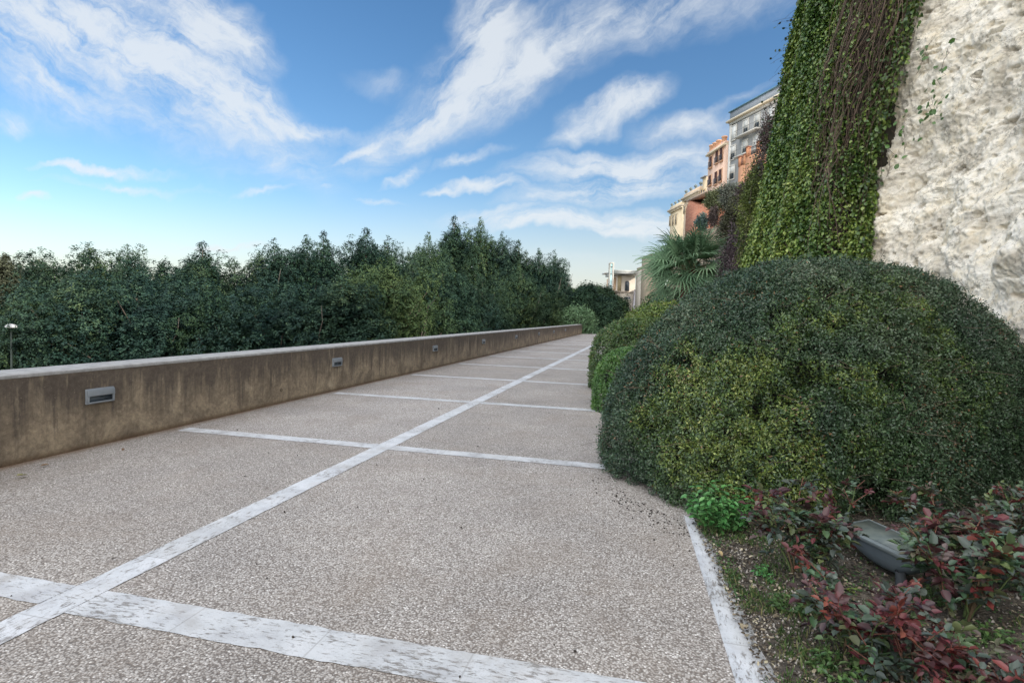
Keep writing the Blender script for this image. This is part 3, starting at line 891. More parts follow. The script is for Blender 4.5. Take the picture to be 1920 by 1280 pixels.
def hedge(name, label, cat, c, a, b, H, e1, e2, rot, n, size, palf, seed, depth=.07, mat=None, lump=.05, asp=.5, flip=False, fold=0, z0=0., group=None, twigs=0, spiky=0.):
    r = np.random.default_rng(seed)
    root = empty(name, (c[0], c[1], 0), label, cat, group)
    G = hull(c, a, b, H, e1, e2, rot, lump=lump, seed=seed, z0=z0)
    V, F = grid_mesh(G)
    q = V[F]; nn = np.cross(q[:, 2] - q[:, 0], q[:, 3] - q[:, 1]); cen = np.array([c[0], c[1], H * .3])
    if np.sum(nn * (q.mean(1) - cen)) < 0: F = F[:, ::-1]
    P, Nn = sample_surface(V, F, n, r, lambda m, k: np.where(((m - CAM) * k).sum(1) < .6, 1.0, .22))
    dp = r.exponential(depth * .5, n)
    hole = fbm(P, 3.2, 3, seed + 9)
    dp = np.minimum(dp + np.clip(.36 - hole, 0, 1) * 1.5, depth * 1.8)
    clu = fbm(P, 13, 2, seed + 31); P2 = P - Nn * dp[:, None] + Nn * .02 + Nn * ((clu - .5) * depth * .9)[:, None] + r.normal(size=(n, 3)) * depth * .10
    if spiky:
        cl = fbm(P, 7, 2, seed + 21); P2 = P2 + (Nn * .6 + [0, 0, .6]) * (np.clip(cl - .5, 0, 1) * spiky * r.random(n))[:, None]
    Nl = nrm(Nn * .55 + r.normal(size=(n, 3)) * .6 + [0, 0, .25])
    col = palf(P, r, n)
    mbL = MB(); leaves(mbL, P2, Nl, r.uniform(.7, 1.3, n) * size, asp, nrm(Nn * .5 + r.normal(size=(n, 3))), col, fold, r)
    mbC = MB(); ins = V - nrm(V - cen) * (depth * 1.9 + .04); mbC.add(ins, F, (.012, .012, .009))  # near-black inner hull: painted shade for the gaps between leaves, real twigs join it
    mbT = mbC
    for i in range(twigs):
        j = r.integers(0, n); d_ = nrm(Nn[j] * .3 + r.normal(size=3)); L = r.uniform(.1, .45)
        d_ = d_ - Nn[j] * max(0, -np.dot(d_, Nn[j])) ; pts = P[j] + d_ * L * np.linspace(-.4, .6, 6)[:, None] * np.array([1, 1, .7]) + r.normal(size=(6, 3)) * .008
        mbT.tube(pts, .0022, 3, (.13, .10, .07))
    off = -Vector((c[0], c[1], 0))
    lst = [(mbC, 'shade_core_twigs', M_STEM), (mbL, 'leaves', mat or M_LEAF_GLOSS)]
    for mbx, nm, mt in lst:
        o = mbx.build(nm, mt, root); o.location = off
    return root


DOME = (1.925, 6.925)


def pal_dome(P, r, n):
    px, py = proj(P)     # only used to find where on the clipped shrub each variety of leaf grows
    # golden growth: patches at fixed places on the surface
    spots = [(1300, 700, .40, 1), (1250, 760, .42, 1), (1330, 790, .50, 1), (1400, 740, .42, 1), (1290, 860, .42, .9), (1410, 840, .48, .9), (1460, 900, .4, .7), (1490, 760, .32, .7),
             (1560, 640, .45, .85), (1620, 600, .40, .75), (1700, 550, .36, .8), (1745, 610, .32, .7), (1640, 700, .45, .8), (1780, 700, .45, .6), (1850, 770, .45, .5), (1560, 850, .45, .55), (1650, 880, .4, .5), (1225, 830, .28, .5)]
    front = np.sum((P - CAM) * (P - np.array([DOME[0], DOME[1], .6])), 1) < 0
    g = np.zeros(n); ix = np.where(front)[0]
    for sx_, sy_, rad, w in spots:
        c = P[ix[np.argmin(np.hypot(px[ix] - sx_, py[ix] - sy_))]]
        g = np.maximum(g, w * np.clip(1.45 - np.linalg.norm(P - c, axis=1) / rad, 0, 1) ** .7)
    nz = fbm(P, 3.5, 4, 61)
    big = np.zeros(n)
    for sx_, sy_, rad in ((1290, 720, .34), (1240, 770, .26), (1330, 800, .50), (1410, 760, .42), (1460, 830, .40), (1310, 870, .30), (1480, 890, .30), (1380, 880, .36), (1335, 690, .20)):
        c = P[ix[np.argmin(np.hypot(px[ix] - sx_, py[ix] - sy_))]]
        big = np.maximum(big, np.clip((1.1 - np.linalg.norm(P - c, axis=1) / rad + (nz - .5) * .9) * 5, 0, 1))
    g = np.maximum(big * .78, g * np.clip((nz - .28) * 4, 0, 1.1) * .85)
    sp_ = np.clip((fbm(P, 11, 2, 69) - .36) * 5, 0, 1); t = np.clip(g, 0, 1) * r.uniform(.15, 1.1, n) * (.45 + .55 * sp_)
    dark = pal(np.clip(fbm(P, 2, 3, 63) * .8 + r.random(n) * .35, 0, 1), [(0, (.013, .026, .017)), (.45, (.034, .068, .036)), (.75, (.066, .108, .056)), (1, (.16, .19, .13))])
    gold = pal(t, [(0, (.03, .065, .025)), (.3, (.065, .115, .028)), (.6, (.135, .185, .040)), (.85, (.22, .26, .07)), (1, (.36, .36, .13))])
    col = dark * (1 - np.clip(t * 2.6, 0, 1))[:, None] + gold * np.clip(t * 2.6, 0, 1)[:, None]
    # fresh green in the lower right
    fg = np.clip(1.2 - np.linalg.norm(P - np.array([2.7, 5.0, .8]), axis=1) / .9, 0, 1) * np.clip((fbm(P, 3, 3, 66) - .4) * 5, 0, 1)
    col = col * (1 - fg[:, None] * .7) + fg[:, None] * .7 * np.array([.045, .10, .035])
    # a few old brown leaves
    br = r.random(n) < .006 + .05 * (fbm(P, 1.6, 2, 67) > .62); col[br] = np.array([.16, .09, .045]) * r.uniform(.6, 1.5, (br.sum(), 1))
    return jitter(col, r, .22)


hedge('clipped_shrub', 'large dome shaped clipped shrub with dark green and golden yellow patches', 'shrub', DOME, 2.46, 1.47, 2.285, .884, .60, .69,
      360000, .027, pal_dome, 101, depth=.15, lump=.085, asp=.46, twigs=260, spiky=.07)


def pal_simple(stops, f=2.5, seed=1, br=.0):
    def fn(P, r, n):
        c = pal(fbm(P, f, 3, seed) * .75 + r.random(n) * .35, stops)
        if br:
            k = r.random(n) < br; c[k] = np.array([.2, .14, .06])
        return jitter(c, r, .2)
    return fn


g1 = at(1176, 700, 9.9)
hedge('low_hedge', 'low bright green clipped hedge tucked behind the big dome shrub', 'hedge', (g1[0] + .62, g1[1] + .4), 1.2, 1.0, 1.06, .5, .6, 0., 42000, .036,
      pal_simple([(0, (.03, .075, .02)), (.5, (.06, .14, .03)), (1, (.12, .22, .04))], 2.5, 71), 111, depth=.07, twigs=10)
g2 = at(1182, 640, 12.6)
hedge('round_hedge', 'taller rounded mid green hedge overhanging the path', 'hedge', (g2[0] + .74, g2[1] + .7), 1.62, 1.5, 1.55, .5, .65, 0., 52000, .046,
      pal_simple([(0, (.025, .055, .018)), (.5, (.055, .105, .028)), (.85, (.12, .17, .04)), (1, (.26, .27, .08))], 2., 73, .03), 112, depth=.12, spiky=.25, twigs=30)
g3 = at(1235, 600, 16.5)
hedge('flowering_hedge', 'yellow green loose topped hedge in front of the palm', 'hedge', (g3[0] + 1.05, g3[1] + .9), 2.3, 2.1, 2.05, .55, .7, 0., 40000, .06,
      pal_simple([(0, (.04, .08, .02)), (.45, (.10, .16, .03)), (.8, (.24, .28, .05)), (1, (.48, .46, .22))], 1.5, 75, .03), 113, depth=.16, spiky=.5, twigs=30)
for i, (px, py, zc, a, b, H, lab, st) in enumerate([
        (1238, 600, 24, 1.1, 1.2, 2.3, 'dark green bush under the left fronds of the palm', [(0, (.02, .045, .018)), (.6, (.045, .09, .03)), (1, (.10, .15, .05))]),
        (1325, 600, 22, 1.8, 1.5, 2.75, 'dark green bush right of the palm trunk', [(0, (.02, .04, .015)), (.6, (.05, .09, .03)), (1, (.12, .17, .05))]),
        (1262, 600, 25.5, 1.6, 1.4, 2.9, 'leafy bush just behind the palm trunk', [(0, (.025, .055, .02)), (.6, (.055, .11, .035)), (1, (.11, .18, .06))])]):
    c_ = at(px, py, zc)
    hedge('bush', lab, 'bush', (c_[0], c_[1]), a, b, H, .7, .8, .3 * i, 9000, .11, pal_simple(st, 1.2, 80 + i), 120 + i, depth=.3, spiky=.8, asp=.55)


# ------------------------------------------------------------------ fan palm
def palm(loc, H=2.75):
    r = np.random.default_rng(9)
    root = empty('fan_palm', loc, 'fan palm with a shaggy brown trunk and stiff green fronds by the cliff', 'palm tree')
    mb = MB(); zs = np.linspace(0, H, 26)
    rad = .24 + .06 * np.sin(zs * 2) + np.linspace(0, .12, 26)
    a = np.linspace(0, 2 * np.pi, 19)
    G = np.stack([np.stack([(.8 * rd + .03 * np.sin(a * 9 + k * 1.7)) * np.cos(a), (.8 * rd + .03 * np.sin(a * 9 + k * 1.7)) * np.sin(a), np.full(19, zz_)], 1) for k, (rd, zz_) in enumerate(zip(rad, zs))])
    V, F = grid_mesh(G); mb.add(V, F[:, ::-1], (.11, .05, .035))
    n = 900; an = r.random(n) * 6.28; z = r.random(n) * H; rr = .8 * np.interp(z, zs, rad)
    P = np.stack([rr * np.cos(an), rr * np.sin(an), z], 1); Nn = np.stack([np.cos(an), np.sin(an), an * 0 + .3], 1)
    leaves(mb, P, Nn, r.uniform(.12, .28, n), .28, Nn * .7 + [0, 0, .8] + r.normal(size=(n, 3)) * .3, jitter(np.tile((.13, .06, .04), (n, 1)), r, .35), .1, r)
    mb.build('trunk', M_BARK, root)
    nf = 46
    for k in range(nf):
        az = k * 2.399 + r.normal() * .15; el = math.radians(np.interp(k / nf, [0, .25, .6, 1], [80, 52, 20, -22]) + r.normal() * 6)
        d = np.array([math.cos(az) * math.cos(el), math.sin(az) * math.cos(el), math.sin(el)])
        Lp = r.uniform(.62, .92); o0 = np.array([0, 0, H - .02]) + d * .08
        t = np.linspace(0, 1, 8)[:, None]
        pet = o0 + d * Lp * t + np.array([0, 0, -.16 * Lp]) * t ** 2
        mb = MB(); mb.tube(pet, np.linspace(.022, .012, 8), 5, (.09, .13, .05))
        tip = pet[-1]; dd = nrm(pet[-1] - pet[-3])
        side = nrm(np.cross(dd, [0, 0, 1.])); nn = np.cross(side, dd)
        tw = r.normal() * .8; side, nn = side * math.cos(tw) + nn * math.sin(tw), nn * math.cos(tw) - side * math.sin(tw)
        nl = 27; fa = np.linspace(-2.15, 2.15, nl); L = r.uniform(.80, 1.0) * (1 - .28 * (np.abs(fa) / 2.15) ** 2)
        base_c = pal(r.random(1), [(0, (.085, .165, .09)), (1, (.19, .30, .165))])[0]
        if el < math.radians(-26): base_c = base_c * .8 + np.array([.03, .02, .005])
        for j in range(nl):
            ld = nrm(dd * math.cos(fa[j]) + side * math.sin(fa[j]) + nn * (.20 - .10 * math.cos(fa[j])))
            w = .022 if abs(fa[j]) < 1.9 else .016
            sd = nrm(np.cross(ld, nn)); fr = np.array([0, .25, .55, .8, 1.0])
            ww = w * np.array([.25, 1.0, 1.0, .55, .06]); lj = L[j] * r.uniform(.93, 1.05)
            cen = tip + ld * (fr * lj)[:, None] + np.array([0, 0, -1.]) * (np.clip(fr - .45, 0, 1) ** 1.6 * lj * r.uniform(.35, .95))[:, None]
            up = nn * .010
            V = np.stack([cen - sd * ww[:, None] - up * 0, cen + up, cen + sd * ww[:, None]], 1)
            V, F = grid_mesh(V); mb.add(V, F, base_c * r.uniform(.8, 1.25))
        mb.build('frond', M_LEAF, root)
    return root


pl = at(1289, 600, 21.5); PALM = palm((pl[0], pl[1], 0.), 2.95); PALM.scale = (1.2, 1.2, 1.17)

# ------------------------------------------------------------------ trees beyond the parapet
TREE_STOPS = [(0, (.013, .035, .027)), (.4, (.025, .057, .038)), (.7, (.050, .093, .049)), (1, (.125, .175, .066))]


ST_BLUE = [(0, (.012, .032, .028)), (.4, (.022, .052, .040)), (.7, (.044, .086, .053)), (1, (.115, .165, .078))]
ST_OLV = [(0, (.014, .034, .024)), (.4, (.028, .058, .034)), (.7, (.058, .096, .044)), (1, (.15, .19, .065))]


def tree_proto(seed, H, R, style='spire', nb=58, per=230, ls=.125, stops=TREE_STOPS, bare=2, zlow=.12):
    r = np.random.default_rng(seed)
    root = empty('tree', (0, 0, 0), '', 'tree')
    mb = MB(); mt = MB()
    trunk = np.array([[0, 0, 0], [r.normal() * .15, r.normal() * .15, H * .3], [r.normal() * .3, r.normal() * .3, H * .6], [0, 0, H * .9]])
    tt = np.linspace(0, 3, 14); trk = np.stack([np.interp(tt, range(4), trunk[:, k]) for k in range(3)], 1)
    mt.tube(trk, np.linspace(.30, .05, 14), 8, (.16, .125, .10))
    # bough clumps on the envelope, plus spires on top
    Cc, Rr, Dd = [], [], []
    for i in range(nb):
        h = zlow + (1 - zlow) * ((i + .5) / nb) ** .85 * (.86 if style == 'spire' else .88)
        a = i * 2.399 + r.normal() * .3
        if style == 'spire': prof = (1 - ((h - .35) / .66) ** 1.35 * .93) if h > .35 else .82 + .5 * h
        else: prof = math.sqrt(max(0, 1 - ((h - .5) / .56) ** 2))
        rad = R * max(prof, .10) * r.uniform(.5, 1.2)
        c = np.array([math.cos(a) * rad, math.sin(a) * rad, h * H + r.normal() * .25])
        Cc.append(c); s = r.uniform(.75, 1.55) * (R / 3.2); s *= (1.05 - .45 * h); Rr.append((s, s, s * r.uniform(1.1, 1.9)))
        o = nrm(c * [1, 1, 0] + 1e-6); Dd.append(nrm(o * .6 + np.array([0, 0, .8])))
    ns = 5 if style == 'spire' else 4
    for i in range(ns):
        a = r.random() * 6.28; rad = R * (r.uniform(.0, .75) if i else 0); hh = H * (1 - .30 * rad / R) - (r.uniform(0, .05) * H if i else 0)
        for k in range(5):
            f = 1
            Cc.append(np.array([math.cos(a) * rad, math.sin(a) * rad, hh - k * .46 - .15])); w = .24 + .17 * k; Rr.append((w, w, .46)); Dd.append(np.array([0, 0, 1.]))
    Cc = np.array(Cc); Rr = np.array(Rr); Dd = np.array(Dd)
    for c, rr, d in zip(Cc, Rr, Dd):
        tn_ = r.random()
        nt2 = int(per * .34 * (rr[0] * rr[2]) / .9) + 8          # leafy tufts over the bough
        v = r.normal(size=(nt2, 3)); v[:, 2] = np.abs(v[:, 2]) * np.where(r.random(nt2) < .28, -.8, 1); v = nrm(v)
        tp = v * rr * r.uniform(.82, 1.12, (nt2, 1)) * (1 + .35 * (fbm(v * 2.7 + c, 1.5, 2, seed) - .5))[:, None]
        tp = tp + d * (tp[:, 2:3] * .25) + c
        k = 13; n = nt2 * k
        tv = np.repeat(v, k, 0); tc2 = np.repeat(tp, k, 0); od = nrm(r.normal(size=(n, 3)) + tv * .6 + [0, 0, .5])
        P = tc2 + od * r.uniform(.02, .17, (n, 1)) * (ls / .125)
        Nl = nrm(od * .7 + tv * .5 + [0, 0, .45] + r.normal(size=(n, 3)) * .3)
        T = nrm(od + d * .3)
        tone = np.clip(tn_ * .45 + np.repeat(r.random(nt2), k) * .35 + r.random(n) * .3 - .05, 0, 1)
        leaves(mb, P, Nl, r.uniform(.65, 1.25, n) * ls, .55, T, jitter(pal(tone, stops), r, .15), 0, r)
        if r.random() < .5:
            st = trk[min(13, int(np.clip(c[2] / H * 12, 2, 11)))] - [0, 0, .6]
            tq = np.linspace(0, 1, 6)[:, None]; mt.tube(st + (c - st) * tq + np.array([0, 0, -.3]) * np.sin(tq * 3.14), np.linspace(.075, .02, 6), 4, (.15, .12, .10))
    # pale bare limbs showing among the leaves
    for i in range(bare):
        a = r.random() * 6.28; st = np.array([math.cos(a) * R * .35, math.sin(a) * R * .35, H * .3]); en = np.array([math.cos(a + .3) * R * .95, math.sin(a + .3) * R * .95, H * r.uniform(.6, .8)])
        tq = np.linspace(0, 1, 9)[:, None]; mt.tube(st + (en - st) * tq + np.cumsum(r.normal(size=(9, 3)), 0) * .16, np.linspace(.055, .015, 9), 5, (.20, .17, .145))
    # dense inner leaves that block light, coloured darkest as painted shade in the crown
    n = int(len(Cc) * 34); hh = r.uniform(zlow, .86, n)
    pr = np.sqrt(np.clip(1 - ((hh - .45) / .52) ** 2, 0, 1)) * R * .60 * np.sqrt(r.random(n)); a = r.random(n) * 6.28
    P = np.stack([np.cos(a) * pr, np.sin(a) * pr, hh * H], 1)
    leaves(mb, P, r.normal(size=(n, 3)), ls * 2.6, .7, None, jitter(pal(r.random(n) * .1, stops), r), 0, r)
    mt.build('trunk', M_BARK, root); mb.build('crown', M_TREE, root)
    return root


def tree_top(px, py, zc, base=LOW):
    p = at(px, py, zc); return p[0], p[1], p[2] - base


light_stops = [(0, (.026, .055, .028)), (.5, (.045, .082, .036)), (1, (.10, .14, .05))]
PROT = {'A': (tree_proto(1, 11.5, 3.0, 'spire', stops=ST_BLUE), 11.5), 'B': (tree_proto(2, 12, 3.4, 'spire', bare=4), 12), 'C': (tree_proto(3, 10, 3.3, 'round', 52, stops=ST_OLV), 10),
        'F': (tree_proto(14, 10, 3.4, 'round', 50, stops=ST_BLUE), 10),
        'D': (tree_proto(4, 9, 2.6, 'round', 46, 230, .12, light_stops, 3), 9), 'E': (tree_proto(5, 12.5, 2.4, 'spire', 56, bare=3), 12.5)}
rows = [  # px, py of the top, distance, prototype, width factor, label
    (168, 466, 33, 'C', 1.05, 'broad dark tree with a raised knobbly top, standing near the left end of the row'),
    (98, 500, 35, 'A', .8, 'dark tree between the brownish far tree and the knobbly topped one'),
    (245, 484, 34, 'C', 1.0, 'dark tree right of the knobbly topped tree, a little lower'),
    (310, 494, 35, 'F', 1.0, 'dark tree in the dip of the treeline on the left'),
    (380, 460, 34, 'E', 1.1, 'tree with a single sharp tip above the left part of the treeline'),
    (440, 492, 34, 'C', 1.0, 'round dark tree behind the lighter green one'),
    (515, 458, 31, 'A', 1.05, 'dark tree with a low pointed top right of the long thin cloud'),
    (577, 447, 31, 'B', 1.0, 'dark tree with a blunt double tip left of the slim spire'),
    (607, 441, 32, 'E', .9, 'slim spire shaped tree poking up in the middle of the row'),
    (686, 434, 30, 'E', 1.15, 'sharp cone topped tree left of the middle gap in the treeline'),
    (726, 451, 31, 'A', .95, 'smaller cone topped tree right of the sharp cone'),
    (765, 476, 30, 'F', .9, 'low topped dark tree left of the tallest group'),
    (803, 440, 29, 'B', .9, 'broad shouldered tree on the left flank of the tallest group'),
    (852, 411, 28, 'E', 1.25, 'tallest tree of all, left one of the twin peaks'),
    (902, 413, 28.5, 'B', 1.0, 'tall tree, right one of the twin peaks'),
    (942, 443, 28, 'A', 1.0, 'tree with see through gaps right of the twin peaks'),
    (972, 456, 28, 'E', 1.1, 'tree stepping down right of the twin peaks with bare pale limbs'),
    (1012, 470, 29, 'B', .95, 'tree near the right end of the dark row'),
    (1040, 476, 30, 'A', .85, 'last tree of the dark row, leaning out over the gap'),
]
front = [
    (28, 622, 17, 'F', .8, 'lowest tree crown at the left edge just behind the parapet'),
    (60, 548, 21, 'D', .9, 'lower tree with lighter tips at the far left before the row'),
    (150, 535, 20, 'F', .95, 'low dark tree in front on the left'),
    (255, 520, 21, 'F', 1.0, 'low dark tree in front, above the first wall light'),
    (345, 545, 19.5, 'A', .95, 'low dark tree in front, left of the lighter green one'),
    (438, 556, 18.5, 'D', .8, 'lighter green tree with a warm tint, standing in front of the row'),
    (545, 540, 20, 'F', .95, 'low dark tree in front, right of the lighter green one'),
    (640, 520, 21, 'A', 1.0, 'front tree above the second wall light'),
    (735, 492, 21, 'D', 1.0, 'front tree with pale bare twigs at its top'),
    (830, 490, 20.5, 'B', .95, 'front tree below the tallest group on its left'),
    (905, 520, 20.5, 'C', .8, 'front tree below the twin peaks on the right'),
    (975, 500, 23, 'B', .9, 'front tree with a long pale forked limb'),
    (1020, 540, 27, 'C', .75, 'front tree at the right end of the dark row'),
]
used = set()
for (px, py, zc, k, wf, lab) in rows + front:
    zc = float(np.clip(22 * FPX / (1225 - px), 37, 62)) if (px, py, zc, k, wf, lab) in rows else float(np.clip(14.5 * FPX / (1225 - px), 28, 56))
    o, h0 = PROT[k]
    if k in used: o = copy_tree(o)
    used.add(k)
    x, y, H = tree_top(px, py, zc)
    o.location = (x, y, LOW); o.rotation_euler = (0, 0, (px * 7.13) % 6.28); o.scale = (wf * 1.02, wf * 1.02, H / h0 * .985)
    tag(o, lab, 'tree', 'trees growing below the parapet')
# farther trees
FAR = tree_proto(12, 14, 6.0, 'round', 150, 130, .34, [(0, (.022, .05, .03)), (.6, (.045, .085, .04)), (1, (.10, .15, .05))], 0)
for i, (px, py, zc, wf, lab) in enumerate([(1068, 532, 75, .8, 'rounded far tree just right of the dark row'), (1098, 530, 88, .8, 'rounded far tree in the middle of the far clump'),
                                           (1116, 531, 95, .5, 'rounded far tree touching the lift tower'), (1082, 548, 62, .6, 'lower far tree in front of the far clump'),
                                           (1128, 570, 84, .25, 'far tree at the foot of the pale museum'), (1110, 560, 70, .5, 'lower far tree right of the pale shrub')]):
    o = FAR if i == 0 else copy_tree(FAR)
    x, y, H = tree_top(px, py + 22, zc); o.location = (x, y, LOW); o.rotation_euler = (0, 0, i * 1.9); o.scale = (wf, wf, H / 14.); tag(o, lab, 'tree', 'far trees before the museum')
BRN = tree_proto(13, 12, 4.2, 'round', 80, 90, .26, [(0, (.05, .05, .025)), (.6, (.11, .10, .05)), (1, (.22, .19, .10))], 2)
x, y, H = tree_top(8, 486, 48); BRN.location = (x, y, LOW); BRN.scale = (.7, .7, H / 12); tag(BRN, 'brownish sparse far tree at the left edge of the photo', 'tree')
BR2 = copy_tree(BRN); x, y, H = tree_top(50, 525, 52); BR2.location = (x, y, LOW); BR2.scale = (.5, .5, H / 12); BR2.rotation_euler = (0, 0, 2); tag(BR2, 'smaller brownish far tree right of the leftmost one', 'tree')
p_ = at(1080, 592, 55)
hedge('oleander', 'pale green upright shrub just behind the far end of the parapet', 'shrub', (p_[0], p_[1]), 2.0, 1.6, 3.6, .6, .8, 0, 5000, .28,
      pal_simple([(0, (.06, .12, .06)), (.6, (.12, .21, .10)), (1, (.22, .32, .16))], .8, 88), 130, depth=.4, spiky=2.0, z0=-1.2, asp=.3, mat=M_LEAF)

# white street lamp head seen among the trees on the left
p_ = at(21, 611, 24.9)
lampo = empty('street_lamp', (p_[0], p_[1], LOW), 'white domed street lamp head showing among the trees at the left edge', 'street lamp')
mb = MB(); mb.lathe((0, 0, 0), [(.07, 0), (.035, p_[2] - LOW - .12)], 10, (.035, .05, .045)); mb.build('pole', M_METAL, lampo)
mb = MB(); hz_ = p_[2] - LOW
mb.lathe((0, 0, hz_ - .06), [(.001, .15), (.10, .14), (.17, .10), (.215, .04), (.225, 0), (.19, -.015), (.001, -.02)], 20, (.8, .8, .82)); mb.build('lamp_head', M_METAL, lampo, smooth=True)

# ------------------------------------------------------------------ far cliff, its shrubs, and the town above it
fc = [(1412, 17.5, 352), (1402, 24, 338), (1385, 33, 338), (1360, 44, 348), (1338, 58, 372), (1318, 74, 425), (1290, 92, 432), (1262, 112, 437), (1247, 132, 446), (1243, 150, 455)]
Pb = np.array([at(px + 3, 600, zc)[:2] for px, zc, _ in fc]); Zt_ = np.array([at(px, py, zc)[2] for px, zc, py in fc])
sl = np.concatenate([[0], np.cumsum(np.linalg.norm(np.diff(Pb, axis=0), axis=1))])
A_, B_ = 260, 90
ss = np.interp(np.linspace(0, 1, A_), np.linspace(0, 1, len(sl)), sl)
bx = np.stack([np.interp(ss, sl, Pb[:, 0]), np.interp(ss, sl, Pb[:, 1])], 1); zt2 = np.interp(ss, sl, Zt_)
tn = nrm(np.gradient(bx, axis=0)); nn_ = np.stack([-tn[:, 1], tn[:, 0]], 1); nn_ = np.where((nn_[:, :1] > 0), -nn_, nn_)
hv = np.linspace(0, 1, B_)
G = np.zeros((A_, B_ + 8, 3))
for j in range(B_): G[:, j] = np.column_stack([bx - nn_ * (zt2 * hv[j] * .12)[:, None], zt2 * hv[j]])
for j in range(8): G[:, B_ + j] = np.column_stack([bx - nn_ * (zt2 * .12 + (j + 1) ** 1.8 * .6)[:, None], zt2 + .05 * j])
fl = G.reshape(-1, 3); dsp = (fbm(fl, .25, 5, 91, .6, True) - .55) * 2.2 * np.clip(np.linalg.norm(fl[:, :2], axis=1) / 60, .25, 1)
G = (fl + np.repeat(np.column_stack([nn_, np.zeros(A_)]), B_ + 8, 0) * dsp[:, None]).reshape(G.shape)
mb = MB(); V, F = grid_mesh(G); mb.add(V, F)
tag(mb.build('far_cliff', M_FARROCK, smooth=True), 'rocky cliff that runs on below the town houses', kind='structure')


def cliff_shrub(name, lab, cat, px, py, zc, rx, rz, n, ls, stops, seed, asp=.45, hang=0., twig=None, grp=None):
    r = np.random.default_rng(seed); c = at(px, py, zc)
    k = zc / FPX; a = rx * k * 1.25; b = rz * k * 1.2
    root = empty(name, tuple(c), lab, cat, grp); mb = MB()
    v = nrm(r.normal(size=(n, 3))); rad = r.uniform(.45, 1.0, n)
    sh = 1 + 1.5 * (fbm(v * 1.7 + seed, 1.6, 4, seed) - .5)
    P = v * np.array([a, a * .8, b]) * (rad * sh)[:, None]
    T = nrm(v * .8 + r.normal(size=(n, 3)) * .5 + [0, 0, .5 - hang * 1.6])
    tone = fbm(P * 3 / b, 1, 3, seed + 2) * .7 + r.random(n) * .4
    leaves(mb, P, nrm(v * .5 + r.normal(size=(n, 3)) * .6 + [0, 0, .3]), r.uniform(.6, 1.4, n) * ls, asp, T, jitter(pal(tone, stops), r, .2), 0, r)
    mb.build('foliage', M_LEAF, root)
    mt = MB()
    for i in range(twig or 14):
        d = nrm(r.normal(size=3) + [0, 0, .4 - hang * 1.5]) * np.array([a, a * .8, b]) * r.uniform(.6, 1.1)
        tq = np.linspace(0, 1, 7)[:, None]; mt.tube(d * tq + np.cumsum(r.normal(size=(7, 3)), 0) * b * .03, np.linspace(.012, .004, 7) * max(1, zc / 18), 3, (.17, .13, .12))
    mt.build('stems', M_STEM, root); return root


ST_GREY = [(0, (.055, .065, .05)), (.5, (.12, .135, .105)), (1, (.24, .26, .21))]
ST_OLIVE = [(0, (.035, .05, .02)), (.5, (.085, .105, .045)), (1, (.19, .20, .09))]
ST_BROWN = [(0, (.035, .028, .028)), (.5, (.085, .065, .062)), (1, (.17, .13, .11))]
ST_DK = [(0, (.03, .028, .022)), (.5, (.06, .06, .035)), (1, (.11, .13, .05))]
ST_YG = [(0, (.04, .06, .02)), (.5, (.11, .15, .035)), (1, (.28, .30, .08))]
cs = cliff_shrub
cs('cliff_bush', 'soft grey green bush on the cliff edge under the peach building', 'bush', 1342, 376, 62, 17, 20, 5000, .2, ST_OLIVE, 201)
cs('cliff_bush', 'blue grey bush below the grey building, right of the soft one', 'bush', 1370, 366, 46, 17, 20, 5000, .15, ST_GREY, 202)
cs('cliff_bush', 'small round blue green bush beside the red brick wall', 'bush', 1316, 417, 60, 9, 14, 2200, .2, [(0, (.04, .07, .06)), (1, (.13, .2, .18))], 203)
cs('cliff_bush', 'brown leafless bush at the foot of the orange terrace', 'bush', 1398, 362, 30, 14, 18, 3000, .10, ST_BROWN, 204, twig=60)
cs('hanging_shrub', 'brown twiggy tangle left of the ivy curtain, before the grey building', 'shrub', 1441, 268, 17.5, 17, 52, 3800, .06, ST_BROWN, 205, twig=220)
cs('hanging_shrub', 'olive green sprawling shrub between the terrace and the ivy', 'shrub', 1420, 350, 18, 16, 46, 7000, .07, ST_OLIVE, 206, twig=60)
cs('hanging_shrub', 'dark hanging shrub over the cliff right of the palm crown', 'shrub', 1370, 425, 26, 18, 46, 8000, .09, ST_DK, 207, hang=.6, twig=60)
cs('hanging_shrub', 'purple brown leafless vines hanging behind the palm on the right', 'shrub', 1378, 500, 19.5, 26, 60, 10000, .065, [(0, (.04, .028, .035)), (.6, (.095, .068, .08)), (1, (.16, .12, .12))], 208, hang=1, twig=160)
cs('hanging_shrub', 'yellow green sparse creeper on the left fringe of the ivy', 'shrub', 1404, 420, 15.6, 17, 95, 6000, .07, ST_YG, 209, hang=.6, twig=50)
cs('cliff_bush', 'grey dry bush on the rock above the palm', 'bush', 1338, 408, 56, 8, 18, 2500, .15, ST_BROWN, 211, twig=40)


def bframe(p0, ddir):
    """local frame: x along the facade, y into the building, z up"""
    d = np.array([ddir[0], ddir[1], 0.]); d = d / np.linalg.norm(d); n = np.array([-d[1], d[0], 0.])
    if np.dot(n, np.array([p0[0], p0[1], 0.]) - CAM) < 0: n = -n
    return d, n


